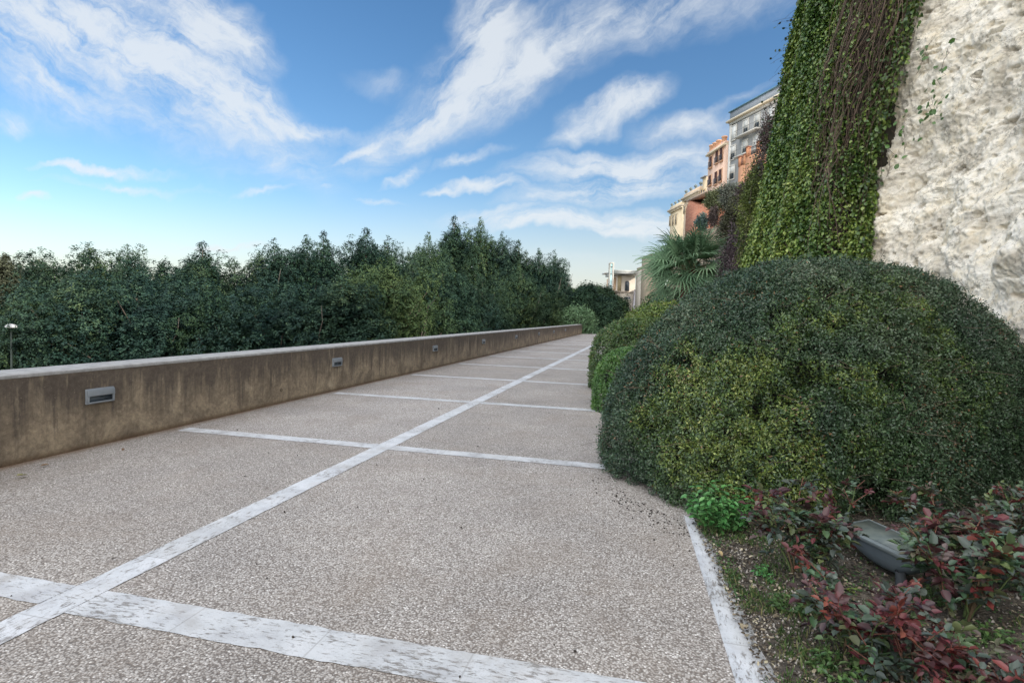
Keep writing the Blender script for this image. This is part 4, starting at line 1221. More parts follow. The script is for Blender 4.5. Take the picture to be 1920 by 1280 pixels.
class Bld:
    def __init__(s, name, label, cat, px, zc, vpx):
        s.p0 = at(px, 600, zc); s.p0[2] = 0
        w = ray(vpx, 597 + .0305 * (vpx - 1215)); s.d, s.n = bframe(s.p0, -w)
        s.root = empty(name, (s.p0[0], s.p0[1], 0), label, cat)
        s.px, s.zc = px, zc

    def xf(s, V): return V[:, :1] * s.d + V[:, 1:2] * s.n + V[:, 2:3] * np.array([0, 0, 1.])

    def t(s, px):        # distance along the facade at which the sight line through column px meets it
        w = ray(px, 500); w2 = w[:2]; A = np.array([[w2[0], -s.d[0]], [w2[1], -s.d[1]]]); return float(np.linalg.solve(A, s.p0[:2] - CAM[:2])[1])

    def z(s, px, py):
        w = ray(px, py); w2 = w[:2]; A = np.array([[w2[0], -s.d[0]], [w2[1], -s.d[1]]]); return float(CAMH + w[2] * np.linalg.solve(A, s.p0[:2] - CAM[:2])[0])

    def box(s, name, x0, x1, y0, y1, z0, z1, col, mat=None, parent=None, mb=None):
        m = mb or MB(); m.box((x0, y0, z0), (x1, y1, z1), col, s.xf)
        if mb is None: return m.build(name, mat or M_PLASTER, parent or s.root)

    def window(s, xc, w, z0, z1, fcol, pcol=None, shut=None, rail=False):
        m = MB(); f = .18
        for b_ in ((xc - w / 2 - f, xc - w / 2, z0, z1), (xc + w / 2, xc + w / 2 + f, z0, z1), (xc - w / 2 - f, xc + w / 2 + f, z1, z1 + f), (xc - w / 2 - f, xc + w / 2 + f, z0 - f * .7, z0)):
            m.box((b_[0], -.12, b_[2]), (b_[1], -.002, b_[3]), fcol, s.xf)
        fr = m.build('window', M_TRIM, s.root)
        s.box('pane', xc - w / 2 + .01, xc + w / 2 - .01, -.05, -.003, z0 + .01, z1 - .01, (.05, .06, .07), M_GLASS, fr)
        if shut is not None:
            mb = MB()
            if shut[0] == 'half': mb.box((xc - w / 2 + .02, -.085, z0 + (z1 - z0) * .45), (xc + w / 2 - .02, -.055, z1 - .02), shut[1], s.xf)
            elif shut[0] == 'full': mb.box((xc - w / 2 + .02, -.085, z0 + .02), (xc + w / 2 - .02, -.055, z1 - .02), shut[1], s.xf)
            else:
                for sg in (-1, 1): mb.box((min(xc + sg * .05, xc + sg * w / 2), -.16, z0), (max(xc + sg * .05, xc + sg * w / 2), -.125, z1), shut[1], s.xf)
                for q in np.arange(z0 + .15, z1, .22): mb.box((xc - w / 2, -.175, q), (xc + w / 2, -.1605, q + .07), tuple(np.array(shut[1]) * .6), s.xf)
            mb.build('shutter', M_TRIM, fr)
        if rail:
            mb = MB()
            for q in np.linspace(-w / 2 - .1, w / 2 + .1, 9): mb.box((xc + q, -.34, z0), (xc + q + .035, -.31, z0 + 1.0), (.08, .08, .09), s.xf)
            mb.box((xc - w / 2 - .15, -.35, z0 + 1.0), (xc + w / 2 + .15, -.30, z0 + 1.06), (.08, .08, .09), s.xf)
            mb.box((xc - w / 2 - .2, -.38, z0 - .12), (xc + w / 2 + .2, -.125, z0), fcol, s.xf)
            mb.build('railing', M_METAL, fr)


WHITE = (.60, .585, .53); GREYB = (.31, .315, .305); CREAM = (.66, .56, .40)
# grey apartment house
B = Bld('apartment_house', 'grey apartment house with white framed windows high on the cliff', 'building', 1352, 97, 696)
Lw = B.t(1455); zt = B.z(1352, 222); zcn = B.z(1352, 240)
B.box('wall', 0, Lw, 0, 9, 14, zcn, GREYB)
B.box('parapet', -.05, Lw + .05, -.1, 9, zcn + .45, zt, (.32, .35, .38))
m = MB(); m.box((-.45, -.6, zcn), (Lw + .3, 9.2, zcn + .28), CREAM, B.xf); m.box((-.3, -.4, zcn + .28), (Lw + .2, 9.1, zcn + .45), WHITE, B.xf); m.box((-.1, -.18, zcn - .45), (Lw + .1, -.002, zcn), WHITE, B.xf); m.build('cornice', M_TRIM, B.root)
B.box('corner_pilaster', -.06, .55, -.1, -.002, 14, zcn - .46, WHITE, M_TRIM)
B.box('corner_pilaster', Lw - .5, Lw + .06, -.1, -.002, 14, zcn - .46, WHITE, M_TRIM)
B.box('roof_edge', -.2, Lw + .2, -.35, 9.2, zt, zt + .16, (.12, .22, .27), M_TRIM)
wx = [B.t(p) for p in (1364.5, 1386, 1406.5, 1432)]
rows_ = [(B.z(1364.5, 268), B.z(1364.5, 243)), (B.z(1364.5, 303), B.z(1364.5, 279)), (B.z(1364.5, 339), B.z(1364.5, 315))]
for ri, (z0, z1) in enumerate(rows_):
    for ci, xx in enumerate(wx):
        if ri == 2 and ci > 1: continue
        B.window(xx, 1.15, z0, z1, WHITE, None, ('half', (.62, .62, .58)) if (ri + ci) % 3 else ('full', (.66, .67, .64)), rail=False)
for (x0, x1, z0) in ((wx[1] - 1.5, wx[2] + 1.4, rows_[0][0]), (wx[1] - 1.5, wx[2] + 1.2, rows_[1][0])):
    m = MB(); m.box((x0, -1.15, z0 - .38), (x1, -.13, z0 - .2), WHITE, B.xf)
    for q in np.arange(x0, x1, .5): m.box((q, -1.12, z0 - .2), (q + .02, -1.10, z0 + .7), (.26, .27, .27), B.xf)
    m.box((x0, -1.13, z0 + .7), (x1, -1.08, z0 + .74), (.26, .27, .27), B.xf); m.build('balcony', M_TRIM, B.root)
# orange block at the right end
B = Bld('orange_house', 'sliver of an orange house between the grey house and the ivy', 'building', 1455.5, 82.6, 696)
B.box('wall', .0, 9, .1, 9, 12, B.z(1456, 172), (.62, .33, .16)); B.box('cornice', -.05, 9.1, -.2, 9, B.z(1456, 172), B.z(1456, 172) + .4, CREAM, M_TRIM)
B.window(1.6, 1.1, 27, 29.5, WHITE)
# peach house
B = Bld('peach_house', 'peach coloured house with brown shutters and stubby chimneys left of the grey one', 'building', 1314.5, 107, 884)
Lw = B.t(1351.3); zt = B.z(1314.5, 297); PE = (.72, .51, .39)
B.box('wall', 0, Lw, 0, 9, 14, zt - .6, PE)
m = MB(); m.box((-.35, -.45, zt - .6), (Lw, 9, zt - .3), CREAM, B.xf); m.box((-.2, -.2, zt - .3), (Lw, 9, zt + .1), PE, B.xf); m.build('cornice', M_TRIM, B.root)
for p in (1319.5, 1325.5, 1332, 1342):
    x = B.t(p); m = MB(); m.lathe((0, 0, 0), [(.42, zt + .1), (.42, zt + 1.15), (.52, zt + 1.2), (.52, zt + 1.42), (.3, zt + 1.5)], 12, (.62, .36, .22)); vv = m.V[0].copy(); m.V[0] = vv + x * B.d + .5 * B.n; m.build('chimney', M_TRIM, B.root)
DB = (.10, .045, .04)
for p, lst in ((1324.5, [(320, 300), (352, 334)]), (1335.5, [(312, 290), (350, 328)]), (1343.5, [(308, 283), (345, 323)])):
    for yb, yt in lst:
        B.window(B.t(p), 1.0, B.z(p, yb), B.z(p, yt), (.62, .40, .26), None, ('pair', DB), rail=True)
# yellow houses stepping down to the left
YW = (.68, .55, .36)
B = Bld('yellow_house', 'narrow yellow house squeezed against the left of the peach house', 'building', 1305.5, 118, 884)
B.box('wall', 0, B.t(1317), 0, 8, 12, B.z(1305.5, 342), YW); B.box('roof', -.3, B.t(1317), -.4, 8, B.z(1305.5, 342), B.z(1305.5, 340), (.30, .30, .30), M_TRIM)
for p in (1309.5, 1314): B.window(B.t(p), .9, B.z(p, 374), B.z(p, 360), (.6, .45, .26), None, ('full', (.14, .12, .10)))


def urn_house(lab, px, zc, px1, yc, col, nurn, wins):
    B = Bld('yellow_house', lab, 'building', px, zc, 884); L = B.t(px1); zt = B.z(px, yc)
    B.box('wall', 0, L, 0, 8, 10, zt - .7, col)
    m = MB(); m.box((-.6, -.7, zt - .7), (L + .1, 8.2, zt - .3), (.55, .47, .36), B.xf); m.box((-.3, -.4, zt - 1.1), (L, -.002, zt - .7), (.62, .54, .40), B.xf); m.box((-.1, -.1, zt - .3), (L, 8, zt + .5), col, B.xf); m.build('cornice', M_TRIM, B.root)
    for q in np.linspace(.3, L - .5, nurn):
        m = MB(); m.lathe((0, 0, 0), [(.22, zt + .5), (.10, zt + .7), (.32, zt + 1.0), (.38, zt + 1.25), (.2, zt + 1.35), (.02, zt + 1.6)], 10, (.16, .19, .18)); m.V[0] = m.V[0] + q * B.d + .2 * B.n; m.build('urn', M_TRIM, B.root)
    for (p, yb, yt) in wins: B.window(B.t(p), .9, B.z(p, yb), B.z(p, yt), (.62, .52, .36), None, ('full', (.22, .19, .15)))
    return B


urn_house('pale orange house with a row of dark urns on its cornice', 1273.5, 128, 1307, 375, (.69, .53, .37), 4, [(1279, 402, 390), (1285, 400, 386), (1291, 398, 383), (1299, 394, 378)])
urn_house('lowest yellow house with urns, farthest left of the cliff top row', 1248.5, 150, 1275, 397, (.66, .55, .37), 4, [(1253, 425, 408), (1258.5, 424, 406), (1264, 422, 404)])
# red brick bastion
B = Bld('brick_wall', 'broken red brick retaining wall below the yellow houses', 'wall', 1277, 100, 860)
m = MB(); L = B.t(1319); z1 = B.z(1277, 388); z2 = B.z(1319, 382); z0 = B.z(1277, 438)
m.prism([(0, z0 - 6), (L, z0 - 6), (L, z2), (L * .6, z2 + .1), (L * .15, z1 + .5), (0, z1 - .8)], 0, 3.2, None, B.xf); m.build('brickwork', M_BRICK, B.root)
m = MB(); m.box((L * .02, -.1, z1 + .05), (L, 3.3, z1 + .3), (.42, .33, .26), lambda V: B.xf(V + np.array([0, 0, 0.35]))); m.build('coping', M_TRIM, B.root)
# orange terrace with posts and railing
B = Bld('orange_terrace', 'orange terrace wall with square posts and iron railing below the grey house', 'terrace', 1371, 80, 760)
OR = (.54, .28, .16)
L1 = B.t(1388); L2 = B.t(1412); zA = B.z(1371, 319); zB = B.z(1388, 300)
m = MB(); m.box((0, 0, 12), (L1, 5, zA), OR, B.xf); m.box((L1, -.003, 12), (L2, 5, zB), OR, B.xf); m.build('wall', M_PLASTER, B.root)
for x, zz_ in ((.15, zA), (L1 - .3, zA), (L1 + .3, zB), (L2 - .3, zB)):
    m = MB(); m.box((x - .22, -.05, zz_), (x + .22, .4, zz_ + 1.25), (.55, .26, .14), B.xf); m.box((x - .28, -.11, zz_ + 1.25), (x + .28, .46, zz_ + 1.4), (.30, .14, .09), B.xf); m.build('post', M_TRIM, B.root)

m = MB()
for (xa, xb, zz_) in ((.4, L1 - .5, zA), (L1 + .5, L2 - .5, zB)):
    for q in np.arange(xa, xb, .16): m.box((q, .1, zz_), (q + .03, .13, zz_ + 1.05), (.06, .06, .07), B.xf)
    m.box((xa, .09, zz_ + 1.05), (xb, .14, zz_ + 1.1), (.06, .06, .07), B.xf)
m.build('railing', M_METAL, B.root)

# museum with glass lift, and the old walls beside it
ZM = 170.


def front_frame(px):
    p = at(px, 600, ZM); w = ray(1215, 597); d = np.array([_RX[0], _RX[1], 0.]); return p, d


_RX = MC @ np.array([1, 0, 0.]); K = ZM / FPX


class Front(Bld):
    def __init__(s, name, label, cat, px, zc=ZM):
        s.p0 = at(px, 600, zc); s.p0[2] = 0; s.d, s.n = bframe(s.p0, _RX); s.root = empty(name, (s.p0[0], s.p0[1], 0), label, cat)


ST = (.56, .50, .42)
B = Front('museum', 'pale stone museum with flat canopy roof and a tall arched window', 'building', 1151)
X = B.t; Z = B.z
B.box('wall', X(1159), X(1192), 0, 12, LOW, Z(1159, 516), ST)
B.box('recess_wall', X(1151), X(1159), 2.5, 12, LOW, Z(1155, 519), (.60, .43, .29))
m = MB(); m.box((X(1150), -2.5, Z(1160, 514)), (X(1201), 14, Z(1160, 511.5)), (.42, .42, .40), B.xf); m.box((X(1150), -1.8, Z(1160, 511.5)), (X(1201), 14, Z(1160, 507)), (.44, .45, .42), B.xf); m.box((X(1133), -2.2, Z(1140, 513.5)), (X(1140), 4, Z(1140, 511)), (.55, .55, .53), B.xf); m.build('canopy', M_TRIM, B.root)
m = MB(); m.box((X(1151), -.35, Z(1160, 548)), (X(1188), -.002, Z(1160, 546)), (.36, .30, .24), B.xf); m.box((X(1151), -.9, Z(1160, 547.5)), (X(1160), 2.4, Z(1160, 545)), (.4, .34, .28), B.xf); m.build('ledge', M_TRIM, B.root)
m = MB(); m.box((X(1159), -.12, Z(1160, 545)), (X(1166), -.003, Z(1160, 517)), (.44, .36, .22), B.xf); m.box((X(1158), -.12, LOW), (X(1164), -.003, Z(1160, 549)), (.36, .31, .25), B.xf); m.build('corner_stones', M_TRIM, B.root)
x0, x1 = X(1173), X(1181.3); za, zb = Z(1177, 545.5), Z(1177, 531); rr = (x1 - x0) / 2; xc = (x0 + x1) / 2
arc = [(xc + rr * math.cos(a), zb + rr * 1.1 * math.sin(a)) for a in np.linspace(0, math.pi, 12)]
m = MB(); m.prism([(x0, za), (x1, za)] + arc, -.16, -.003, (.10, .10, .11), B.xf); w_ = m.build('window', M_TRIM, B.root)
x0 += .22; x1 -= .22; rr -= .22; arc = [(xc + rr * math.cos(a), zb + rr * 1.1 * math.sin(a)) for a in np.linspace(0, math.pi, 12)]
m = MB(); m.prism([(x0, za + .2), (x1, za + .2)] + arc, -.20, -.165, None, B.xf); m.build('pane', M_GLASS, w_)
m = MB(); m.box((xc - .04, -.24, za + .2), (xc + .04, -.205, zb + rr), (.1, .1, .11), B.xf); m.box((x0, -.24, zb - .05), (x1, -.205, zb + .05), (.1, .1, .11), B.xf); m.build('mullion', M_TRIM, w_)
for p in (1175.6, 1179, 1182.3): B.window(X(p), .26, Z(p, 560.2), Z(p, 557.3), (.3, .3, .32))
B.window(X(1176.5), 1.0, Z(1176, 573.5), Z(1176, 566.5), (.2, .17, .15))
m = MB(); m.prism([(X(1184), LOW), (X(1196), LOW), (X(1193.5), Z(1190, 543)), (X(1190.5), Z(1190, 543))], -3.0, -.2, (.40, .39, .42), B.xf); m.build('buttress', M_TRIM, B.root)
B = Front('lift_tower', 'tall glass lift tower with pale frame left of the museum', 'lift tower', 1139.5, 166)
X = B.t; Z = B.z; x1 = X(1151.5); zt = Z(1145, 493.5)
m = MB()
for (a, c) in ((0, .2), (x1 - .4, x1)):
    m.box((a, 0, LOW), (c, .3, zt), (.42, .405, .36), B.xf); m.box((a, 1.9, LOW), (c, 2.2, zt), (.42, .405, .36), B.xf)
m.box((0, 0, zt), (x1, 2.2, zt + .25), (.60, .58, .52), B.xf)
for py in (500.5, 514, 536): m.box((.2, 0, Z(1145, py)), (x1 - .42, .2, Z(1145, py) + .22), (.20, .26, .27), B.xf)
m.build('frame', M_TRIM, B.root)
m = MB(); m.box((.21, .08, LOW), (x1 - .43, 2.1, zt - .02), None, B.xf); m.build('glass', M_LIFT, B.root)
m = MB(); m.box((.7, -.02, Z(1145, 512)), (.78, .07, Z(1145, 501)), (.6, .62, .6), B.xf); m.box((1.2, -.02, Z(1145, 512)), (1.28, .07, Z(1145, 501)), (.6, .62, .6), B.xf); m.build('mullion', M_TRIM, B.root)
B = Front('old_wall', 'weathered tan bastion wall behind the palm fronds, higher one', 'wall', 1215, 150)
m = MB(); m.box((0, 0, -2), (B.t(1246), 10, B.z(1212, 478)), (.30, .25, .18), B.xf); m.build('stonework', M_PLASTER, B.root)
m = MB(); m.box((-.2, -.2, B.z(1212, 478)), (B.t(1246), 10, B.z(1212, 478) + .3), (.42, .36, .27), B.xf); m.build('coping', M_TRIM, B.root)
B = Front('old_wall', 'lower tan wall stub stepping down toward the museum', 'wall', 1205, 158)
m = MB(); m.box((0, 0, -2), (B.t(1213), 10, B.z(1205, 499)), (.42, .33, .24), B.xf); m.box((-.4, 1, -2), (0, 9, B.z(1205, 505)), (.36, .33, .28), B.xf); m.build('stonework', M_PLASTER, B.root)
m = MB(); m.box((-.1, -.2, B.z(1205, 499)), (B.t(1213), 10, B.z(1205, 499) + .25), (.45, .37, .28), B.xf); m.build('coping', M_TRIM, B.root)

# ------------------------------------------------------------------ flower bed
rng = np.random.default_rng(303)


def rose(name, lab, px, py, r0, h, red, seed, n_st=7, comp=90, size=.036):
    r = np.random.default_rng(seed); g = gnd(px, py, .03)
    root = empty(name, (g[0], g[1], .03), lab, 'rose bush', 'rose bushes in the bed'); mt = MB(); ml = MB(); tips = []
    for i in range(n_st):
        a = i * 2.4 + r.normal() * .4; lean = r.uniform(.25, 1.) * r0; hh = h * r.uniform(.7, 1.08)
        t = np.linspace(0, 1, 9)[:, None]
        st = np.array([math.cos(a) * .03, math.sin(a) * .03, -.03]) + np.array([math.cos(a) * lean, math.sin(a) * lean, 0]) * t ** 1.3 + np.array([0, 0, hh]) * t + np.cumsum(r.normal(size=(9, 3)), 0) * .006
        mt.tube(st, np.linspace(.008, .0028, 9), 5, (.12, .085, .05) if i % 2 else (.10, .14, .05)); tips.append(st)
        for k in range(3):
            j = r.integers(4, 9); b0_ = st[j]; d = nrm(np.array([math.cos(a + r.normal()), math.sin(a + r.normal()), r.uniform(.3, 1.2)])); L = r.uniform(.06, .16)
            br = b0_ + d * L * np.linspace(0, 1, 5)[:, None]; mt.tube(br, np.linspace(.004, .002, 5), 4, (.16, .07, .05)); tips.append(np.vstack([br] * 2))
    for i in range(comp):
        st = tips[r.integers(0, len(tips))]; j = r.integers(3, 9); f = j / 8
        b0_ = st[j] + r.normal(size=3) * .008; d = nrm(r.normal(size=3) * [1, 1, .5] + [0, 0, .25])
        L = r.uniform(.055, .095); rach = b0_ + d * L * np.linspace(0, 1, 4)[:, None] - np.array([0, 0, .015]) * np.linspace(0, 1, 4)[:, None] ** 2
        hr = (b0_[2] / h)
        pr = red * np.clip(.8 * hr, 0, 1)
        isr = r.random() < pr
        mt.tube(rach, .0013, 3, (.18, .05, .04) if isr else (.08, .10, .04))
        side = nrm(np.cross(d, [0, 0, 1.])); up = nrm(np.cross(side, d))
        if isr: c = pal(r.random(1), [(0, (.038, .022, .024)), (.4, (.070, .028, .030)), (.75, (.13, .026, .032)), (1, (.19, .055, .03))])[0]
        else: c = pal(r.random(1), [(0, (.05, .075, .058)), (.35, (.09, .115, .098)), (.6, (.055, .115, .055)), (.8, (.12, .16, .06)), (1, (.11, .075, .07))])[0]
        s = size * r.uniform(.75, 1.35)
        fr = [(3, d), (2, side), (2, -side), (1, side + d * .3), (1, -side + d * .3)]
        Pq = np.array([rach[k] for k, _ in fr]); Tq = nrm(np.array([q + d * .35 + r.normal(size=3) * .15 for _, q in fr]))
        leaves(ml, Pq, np.tile(up, (5, 1)) + r.normal(size=(5, 3)) * .3, s * np.array([1.25, 1.05, 1.05, .85, .85]), .66, Tq, jitter(np.tile(c, (5, 1)), r, .12), .22, r, .12)
    mt.build('stems', M_STEM, root); ml.build('leaves', M_LEAF_GLOSS, root); return root


rose('rose_bush', 'rose bush with dark red tips in front of the dome shrub, left of the floodlight', 1500, 1080, .26, .50, .6, 401, 9, 250, .042)
rose('rose_bush', 'low crimson leaved rose bush in front of the floodlight', 1600, 1225, .27, .30, .95, 402, 9, 210, .040)
rose('rose_bush', 'tall rose bush with large green leaves right of the floodlight', 1805, 1165, .30, .46, .45, 403, 10, 270, .046)
rose('rose_bush', 'rose bush with reddish shoots at the right edge of the photo, against the dome shrub', 1890, 1090, .28, .40, .65, 404, 9, 210, .042)
rose('rose_bush', 'dark red rose bush cut by the bottom right corner', 1860, 1340, .24, .28, .85, 405, 8, 150, .042)
rose('rose_bush', 'small red and green rose bush at the bottom, left of the corner one', 1700, 1305, .2, .22, .65, 406, 6, 80, .036)
rose('rose_bush', 'green rose bush half outside the right edge, in front of the bare rock foot', 2010, 1060, .3, .42, .4, 408, 8, 160, .042)
rose('rose_bush', 'dim green and purple rose bush tucked under the dome shrub behind the floodlight', 1775, 1030, .28, .34, .35, 409, 8, 150, .040)
rose('rose_bush', 'dim green rose bush under the dome shrub at the far right', 1905, 1000, .28, .34, .3, 410, 8, 150, .040)
rose('rose_bush', 'thin rose shoot rising against the dome shrub behind the left bush', 1570, 1030, .10, .44, .75, 407, 3, 40, .034)


def weed(name, lab, px, py, rad, h, n, ls, seed, stops):
    r = np.random.default_rng(seed); g = gnd(px, py, .02)
    root = empty(name, (g[0], g[1], .02), lab, 'plant', 'leafy weeds in the bed'); mt = MB(); ml = MB()
    for i in range(n):
        a = r.random() * 6.28; q = rad * math.sqrt(r.random()); hh = h * r.uniform(.5, 1.05) * (1 - .4 * q / rad)
        t = np.linspace(0, 1, 7)[:, None]; p0 = np.array([math.cos(a) * q * .5, math.sin(a) * q * .5, 0]); p1 = np.array([math.cos(a) * q, math.sin(a) * q, hh])
        st = p0 + (p1 - p0) * t + r.normal(size=(7, 3)) * .004; mt.tube(st, np.linspace(.003, .0015, 7), 4, (.10, .17, .06))
        for j in range(2, 7):
            for s_ in (0, 1):
                aa = a + j * 1.57 + s_ * 3.14 + r.normal() * .2; T = np.array([[math.cos(aa), math.sin(aa), .1 - .5 * r.random()]])
                leaves(ml, st[j:j + 1], np.array([[0, 0, 1.]]) + r.normal(size=(1, 3)) * .25, ls * r.uniform(.6, 1.15), .58, T, jitter(pal(r.random(1), stops), r, .1), .1, r, .18)
    mt.build('stems', M_STEM, root); ml.build('leaves', M_LEAF_GLOSS, root)


GS = [(0, (.04, .13, .035)), (.6, (.07, .21, .06)), (1, (.13, .30, .09))]
weed('weed_clump', 'bright green leafy weed clump growing out of the dome shrub at the kerb end', 1348, 990, .26, .40, 60, .062, 501, GS)
weed('weed_clump', 'small bright green weed clump behind the floodlight', 1650, 1030, .14, .16, 18, .055, 502, GS)
weed('weed_clump', 'tiny green weed under the left rose bush', 1440, 1085, .10, .09, 12, .03, 503, GS)
weed('weed_clump', 'yellow green seedling between the two left rose bushes', 1590, 1120, .06, .07, 5, .04, 504, [(0, (.08, .15, .03)), (1, (.2, .26, .05))])

for i_, (a_, b_, lab_) in enumerate([(1760, 1130, 'low green weed under the tall rose bush'), (1500, 1150, 'low weed patch beside the kerb, left of the crimson bush'), (1680, 1180, 'low weed between the crimson bush and the tall bush'),
                                     (1850, 1210, 'low weed below the tall rose bush on its right'), (1570, 1265, 'low weed near the bottom edge right of the kerb'), (1950, 1130, 'low weed at the right edge among the rose bushes'), (1760, 1020, 'low weed behind the floodlight, right of the small clump')]):
    weed('seedling', lab_, a_, b_, .15, .10, 26, .03, 520 + i_, [(0, (.03, .08, .025)), (1, (.10, .17, .05))])
# floodlight
fp = gnd(1660, 1100, .03)
fl = empty('floodlight', (fp[0], fp[1], .03), 'grey garden floodlight tilted among the rose bushes', 'floodlight')
# frame axes: long axis runs from far left to near right, glass faces up to the cliff
P1 = at(1567, 1000, 3.95); P2 = at(1712, 1072, 3.35)
ux = nrm(P2 - P1); Lf = float(np.linalg.norm(P2 - P1))
wdir = nrm(np.array([.80, .45, .12])); wdir = nrm(wdir - ux * np.dot(wdir, ux)); un = nrm(np.cross(ux, wdir))
if un[2] < 0: un = -un
cF = (P1 + P2) / 2 + np.array([0, 0, .05]) + wdir * .13 - np.array(fl.location)
Wf = .26


def fxf(V): return cF + V[:, :1] * ux + V[:, 1:2] * wdir + V[:, 2:3] * un


FC = (.125, .155, .175)
mb = MB(); nx = 24; sec = []
for x in np.linspace(-1, 1, nx):
    dep = (.045 + .115 * (1 - abs((x - .15) / (1.15 if x < .15 else .85)) ** 2.2)) ; wy = (Wf / 2 - .012) * (1 - .10 * abs(x) ** 4)
    aa = np.linspace(0, math.pi, 13)
    sec.append(np.stack([np.full(13, x * (Lf / 2 - .012)), wy * spw(np.cos(aa), .6), -.012 - dep * np.sin(aa) ** .65], 1))
G = np.array(sec); V, F = grid_mesh(G)
mb.add(fxf(V), F, FC)
for e in (0, -1):
    ring = G[e]; mb.V.append(fxf(ring)); mb.F.setdefault(13, []).append(np.array([list(range(13)) if e == 0 else list(range(12, -1, -1))]) + mb.n); mb.C.setdefault(13, []).append(np.array([FC])); mb.n += 13
mb.build('housing', M_METAL, fl, smooth=True)
mb = MB(); mb.box((-Lf / 2, -Wf / 2, -.014), (Lf / 2, Wf / 2, .012), (.17, .20, .205), fxf); mb.build('lid', M_METAL, fl, bevel=.005)
mb = MB(); mb.box((-Lf / 2 + .03, -Wf / 2 + .028, .0125), (Lf / 2 - .03, Wf / 2 - .028, .0155), (.13, .165, .165), fxf)
m, nt, b = newmat('dusty_glass'); nt.links.new(ramp_(nt, noise_(nt, objco(nt), 7, 5, .6), [(.35, (.085, .11, .115)), (.7, (.20, .23, .20))]), b.inputs['Base Color']); b.inputs['Roughness'].default_value = .45
mb.build('glass', m, fl)
mb = MB(); mb.box((-Lf * .26, -Wf / 2 - .016, -.035), (-Lf * .26 + .035, -Wf / 2 - .001, .020), (.06, .07, .08), fxf); mb.build('clip', M_METAL, fl, bevel=.003)
mb = MB(); q0 = fxf(np.array([[Lf * .30, -Wf / 2 + .02, -.10]]))[0]
mb.tube(np.array([q0, q0 * [1, 1, .4] + [.01, 0, 0], [q0[0] + .01, q0[1], -.04]]), [.028, .03, .035], 8, (.07, .08, .09)); mb.build('bracket', M_METAL, fl); mb = MB(); q1 = fxf(np.array([[Lf * .30, Wf / 2 - .04, -.10]]))[0]
mb.tube(np.array([q1, q1 * [1, 1, .4], [q1[0], q1[1], -.04]]), [.02, .02, .02], 8, (.07, .08, .09)); mb.build('bracket', M_METAL, fl)

def soilz(x, y):
    x = np.atleast_1d(np.asarray(x, float)); y = np.atleast_1d(np.asarray(y, float))
    k = np.interp(y, [b1[1], b0[1]], [b1[0], b0[0]]); k = np.where(y > b0[1], k + (y - b0[1]) * .12 - .05, k)
    return .004 + np.clip((x - k + .02) / .5, 0, 1) * (.02 + .05 * fbm(np.stack([x, y, y * 0], 1), 2.5, 4, 9))


# ground cover: grass blades, clover, pebbles and litter
mb = MB(); n = 4200
kxf = lambda y: np.interp(y, [b1[1], b0[1]], [b1[0], b0[0]])
y = rng.uniform(1.2, 4.9, n); x = kxf(y) + np.where(rng.random(n) < .6, rng.exponential(.35, n), rng.uniform(0, 2.8, n)) - .03
dn = fbm(np.stack([x, y, y * 0], 1), 3.5, 3, 55); ok = (dn > .52) & (x < 3.2); x, y = x[ok], y[ok]; n = len(x)
cl = rng.integers(2, 6, n); x = np.repeat(x, cl) + rng.normal(size=cl.sum()) * .012; y = np.repeat(y, cl) + rng.normal(size=cl.sum()) * .012; n = len(x)
P = np.stack([x, y, soilz(x, y) + .002], 1); T = rng.normal(size=(n, 3)) * [.7, .7, .2] + [0, 0, 1]
leaves(mb, P, rng.normal(size=(n, 3)) * [1, 1, .2], rng.uniform(.02, .065, n), .13, T, jitter(pal(rng.random(n), [(0, (.035, .075, .02)), (.7, (.08, .14, .04)), (1, (.22, .20, .09))]), rng), 0, rng)
n = 15000; y = rng.uniform(1.3, 5.3, n); x = kxf(y) + np.where(rng.random(n) < .5, rng.exponential(.45, n), rng.uniform(0, 3.2, n)) - .02
dn = fbm(np.stack([x, y, y * 0], 1), 2.6, 3, 57); ok = (dn > .50) & (x < 3.2); x, y = x[ok], y[ok]; n = len(x)
leaves(mb, np.stack([x, y, soilz(x, y) + rng.uniform(.005, .03, n)], 1), rng.normal(size=(n, 3)) * .4 + [0, 0, 1], rng.uniform(.008, .022, n), .8, None, jitter(pal(rng.random(n), [(0, (.03, .085, .025)), (1, (.09, .17, .05))]), rng), 0, rng)
tag(mb.build('ground_cover', M_LEAF), 'short grass and tiny clover leaves on the soil', 'ground cover', kind='stuff')
mb = MB(); n = 13000; y = rng.uniform(1.2, 5.2, n); x = kxf(y) + np.where(rng.random(n) < .5, rng.exponential(.5, n), rng.uniform(0, 2.6, n)) - .06; ok = x < 3.3; x, y = x[ok], y[ok]; n = len(x)
leaves(mb, np.stack([x, y, soilz(x, y) + rng.uniform(.004, .016, n)], 1), rng.normal(size=(n, 3)) * .35 + [0, 0, 1], rng.uniform(.008, .034, n), .5, None, jitter(pal(rng.random(n) ** 1.6, [(0, (.04, .030, .022)), (.4, (.11, .085, .06)), (.7, (.22, .18, .12)), (1, (.40, .36, .25))]), rng), .1, rng)
tag(mb.build('leaf_litter', M_STEM), 'brown and straw coloured dry leaf scraps on the soil', 'leaf litter', kind='stuff')
mb = MB(); ico = np.array([(0, 0, 1), (1, 0, 0), (0, 1, 0), (-1, 0, 0), (0, -1, 0), (0, 0, -1)], float); icf = [(0, 1, 2), (0, 2, 3), (0, 3, 4), (0, 4, 1), (5, 2, 1), (5, 3, 2), (5, 4, 3), (5, 1, 4)]
PY = rng.uniform(1.3, 5.0, 5200); PX = kxf(PY) + np.where(np.arange(5200) % 2, rng.exponential(.35, 5200), rng.uniform(0, 2.6, 5200)) - .01; SZ = soilz(PX, PY) + .003
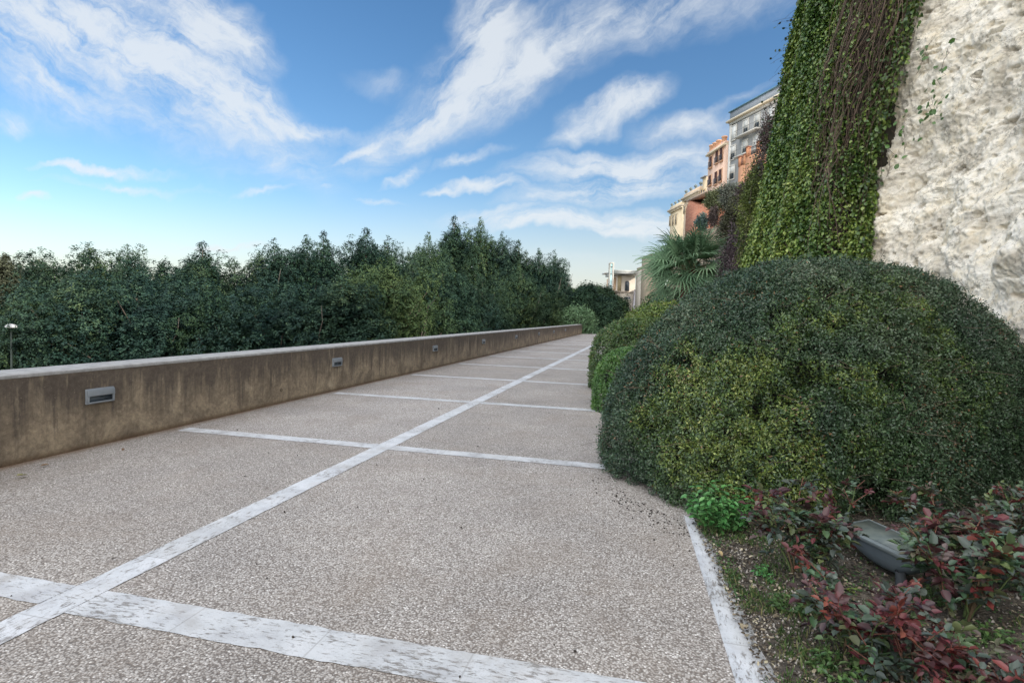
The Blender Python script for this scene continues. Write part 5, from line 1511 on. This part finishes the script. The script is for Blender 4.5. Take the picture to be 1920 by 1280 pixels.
for i in range(5200):
    y = PY[i]; x = PX[i]; s = rng.uniform(.003, .011)
    g = rng.uniform(.08, .5); mb.add(ico * s * rng.uniform(.6, 1.3, 3) + [x, y, SZ[i]] + rng.normal(size=(6, 3)) * s * .2, icf, (g, g * .92, g * .82))
tag(mb.build('pebbles', M_STEM), 'small loose stones scattered on the soil', 'pebbles', kind='stuff')
mb = MB()
ex = [gnd(p, q) for p, q in ((1140, 890), (1175, 925), (1220, 950), (1285, 975), (1310, 1010))]
for i in range(230):
    k = rng.integers(0, 4); t = rng.random(); c = ex[k] * (1 - t) + ex[k + 1] * t + np.array([-abs(rng.normal()) * .16 + .03, -abs(rng.normal()) * .14 + .02, 0])
    s = rng.uniform(.002, .0085); mb.add(ico * s * rng.uniform(.7, 1.4, 3) + [c[0], c[1], s * .5], icf, (.035, .03, .026))
for i in range(95):
    c = np.array([rng.uniform(-5.6, .3), rng.uniform(2., 12), 0]); s = rng.uniform(.003, .008)
    mb.add(ico * s * rng.uniform(.7, 1.6, 3) + [c[0], c[1], s * .6 + .004], icf, (.04, .032, .026))
tag(mb.build('debris', M_STEM), 'tiny dark droppings and crumbs scattered on the paving', 'debris', kind='stuff')


def fallen_leaf(lab, px, py, s, col, seed):
    r = np.random.default_rng(seed); g = gnd(px, py); mb = MB()
    leaves(mb, [(0, 0, .008)], [(r.normal() * .15, r.normal() * .15, 1)], s, .42, r.normal(size=(1, 3)), np.array([col]), .35, r, -.12)
    o = mb.build('fallen_leaf', M_LEAF); o.location = (g[0], g[1], .006); tag(o, lab, 'leaf', 'fallen leaves on the paving')


fallen_leaf('yellow green fallen leaf on the paving by the parapet foot, leftmost', 50, 893, .11, (.32, .30, .14), 1)
fallen_leaf('brown curled fallen leaf under the first wall light', 94, 873, .085, (.24, .14, .06), 2)
fallen_leaf('small dark brown fallen leaf near the wall end of the second cross strip', 232, 842, .07, (.16, .09, .05), 3)
fallen_leaf('dark fallen leaf left of the long centre strip near the bottom', 207, 1052, .04, (.04, .03, .02), 4)
fallen_leaf('pale yellow fallen leaf lying on the right edge of the kerb', 1354, 1046, .06, (.48, .36, .18), 5)
fallen_leaf('bright yellow fallen leaf beside the kerb', 1364, 1072, .04, (.5, .38, .06), 6)
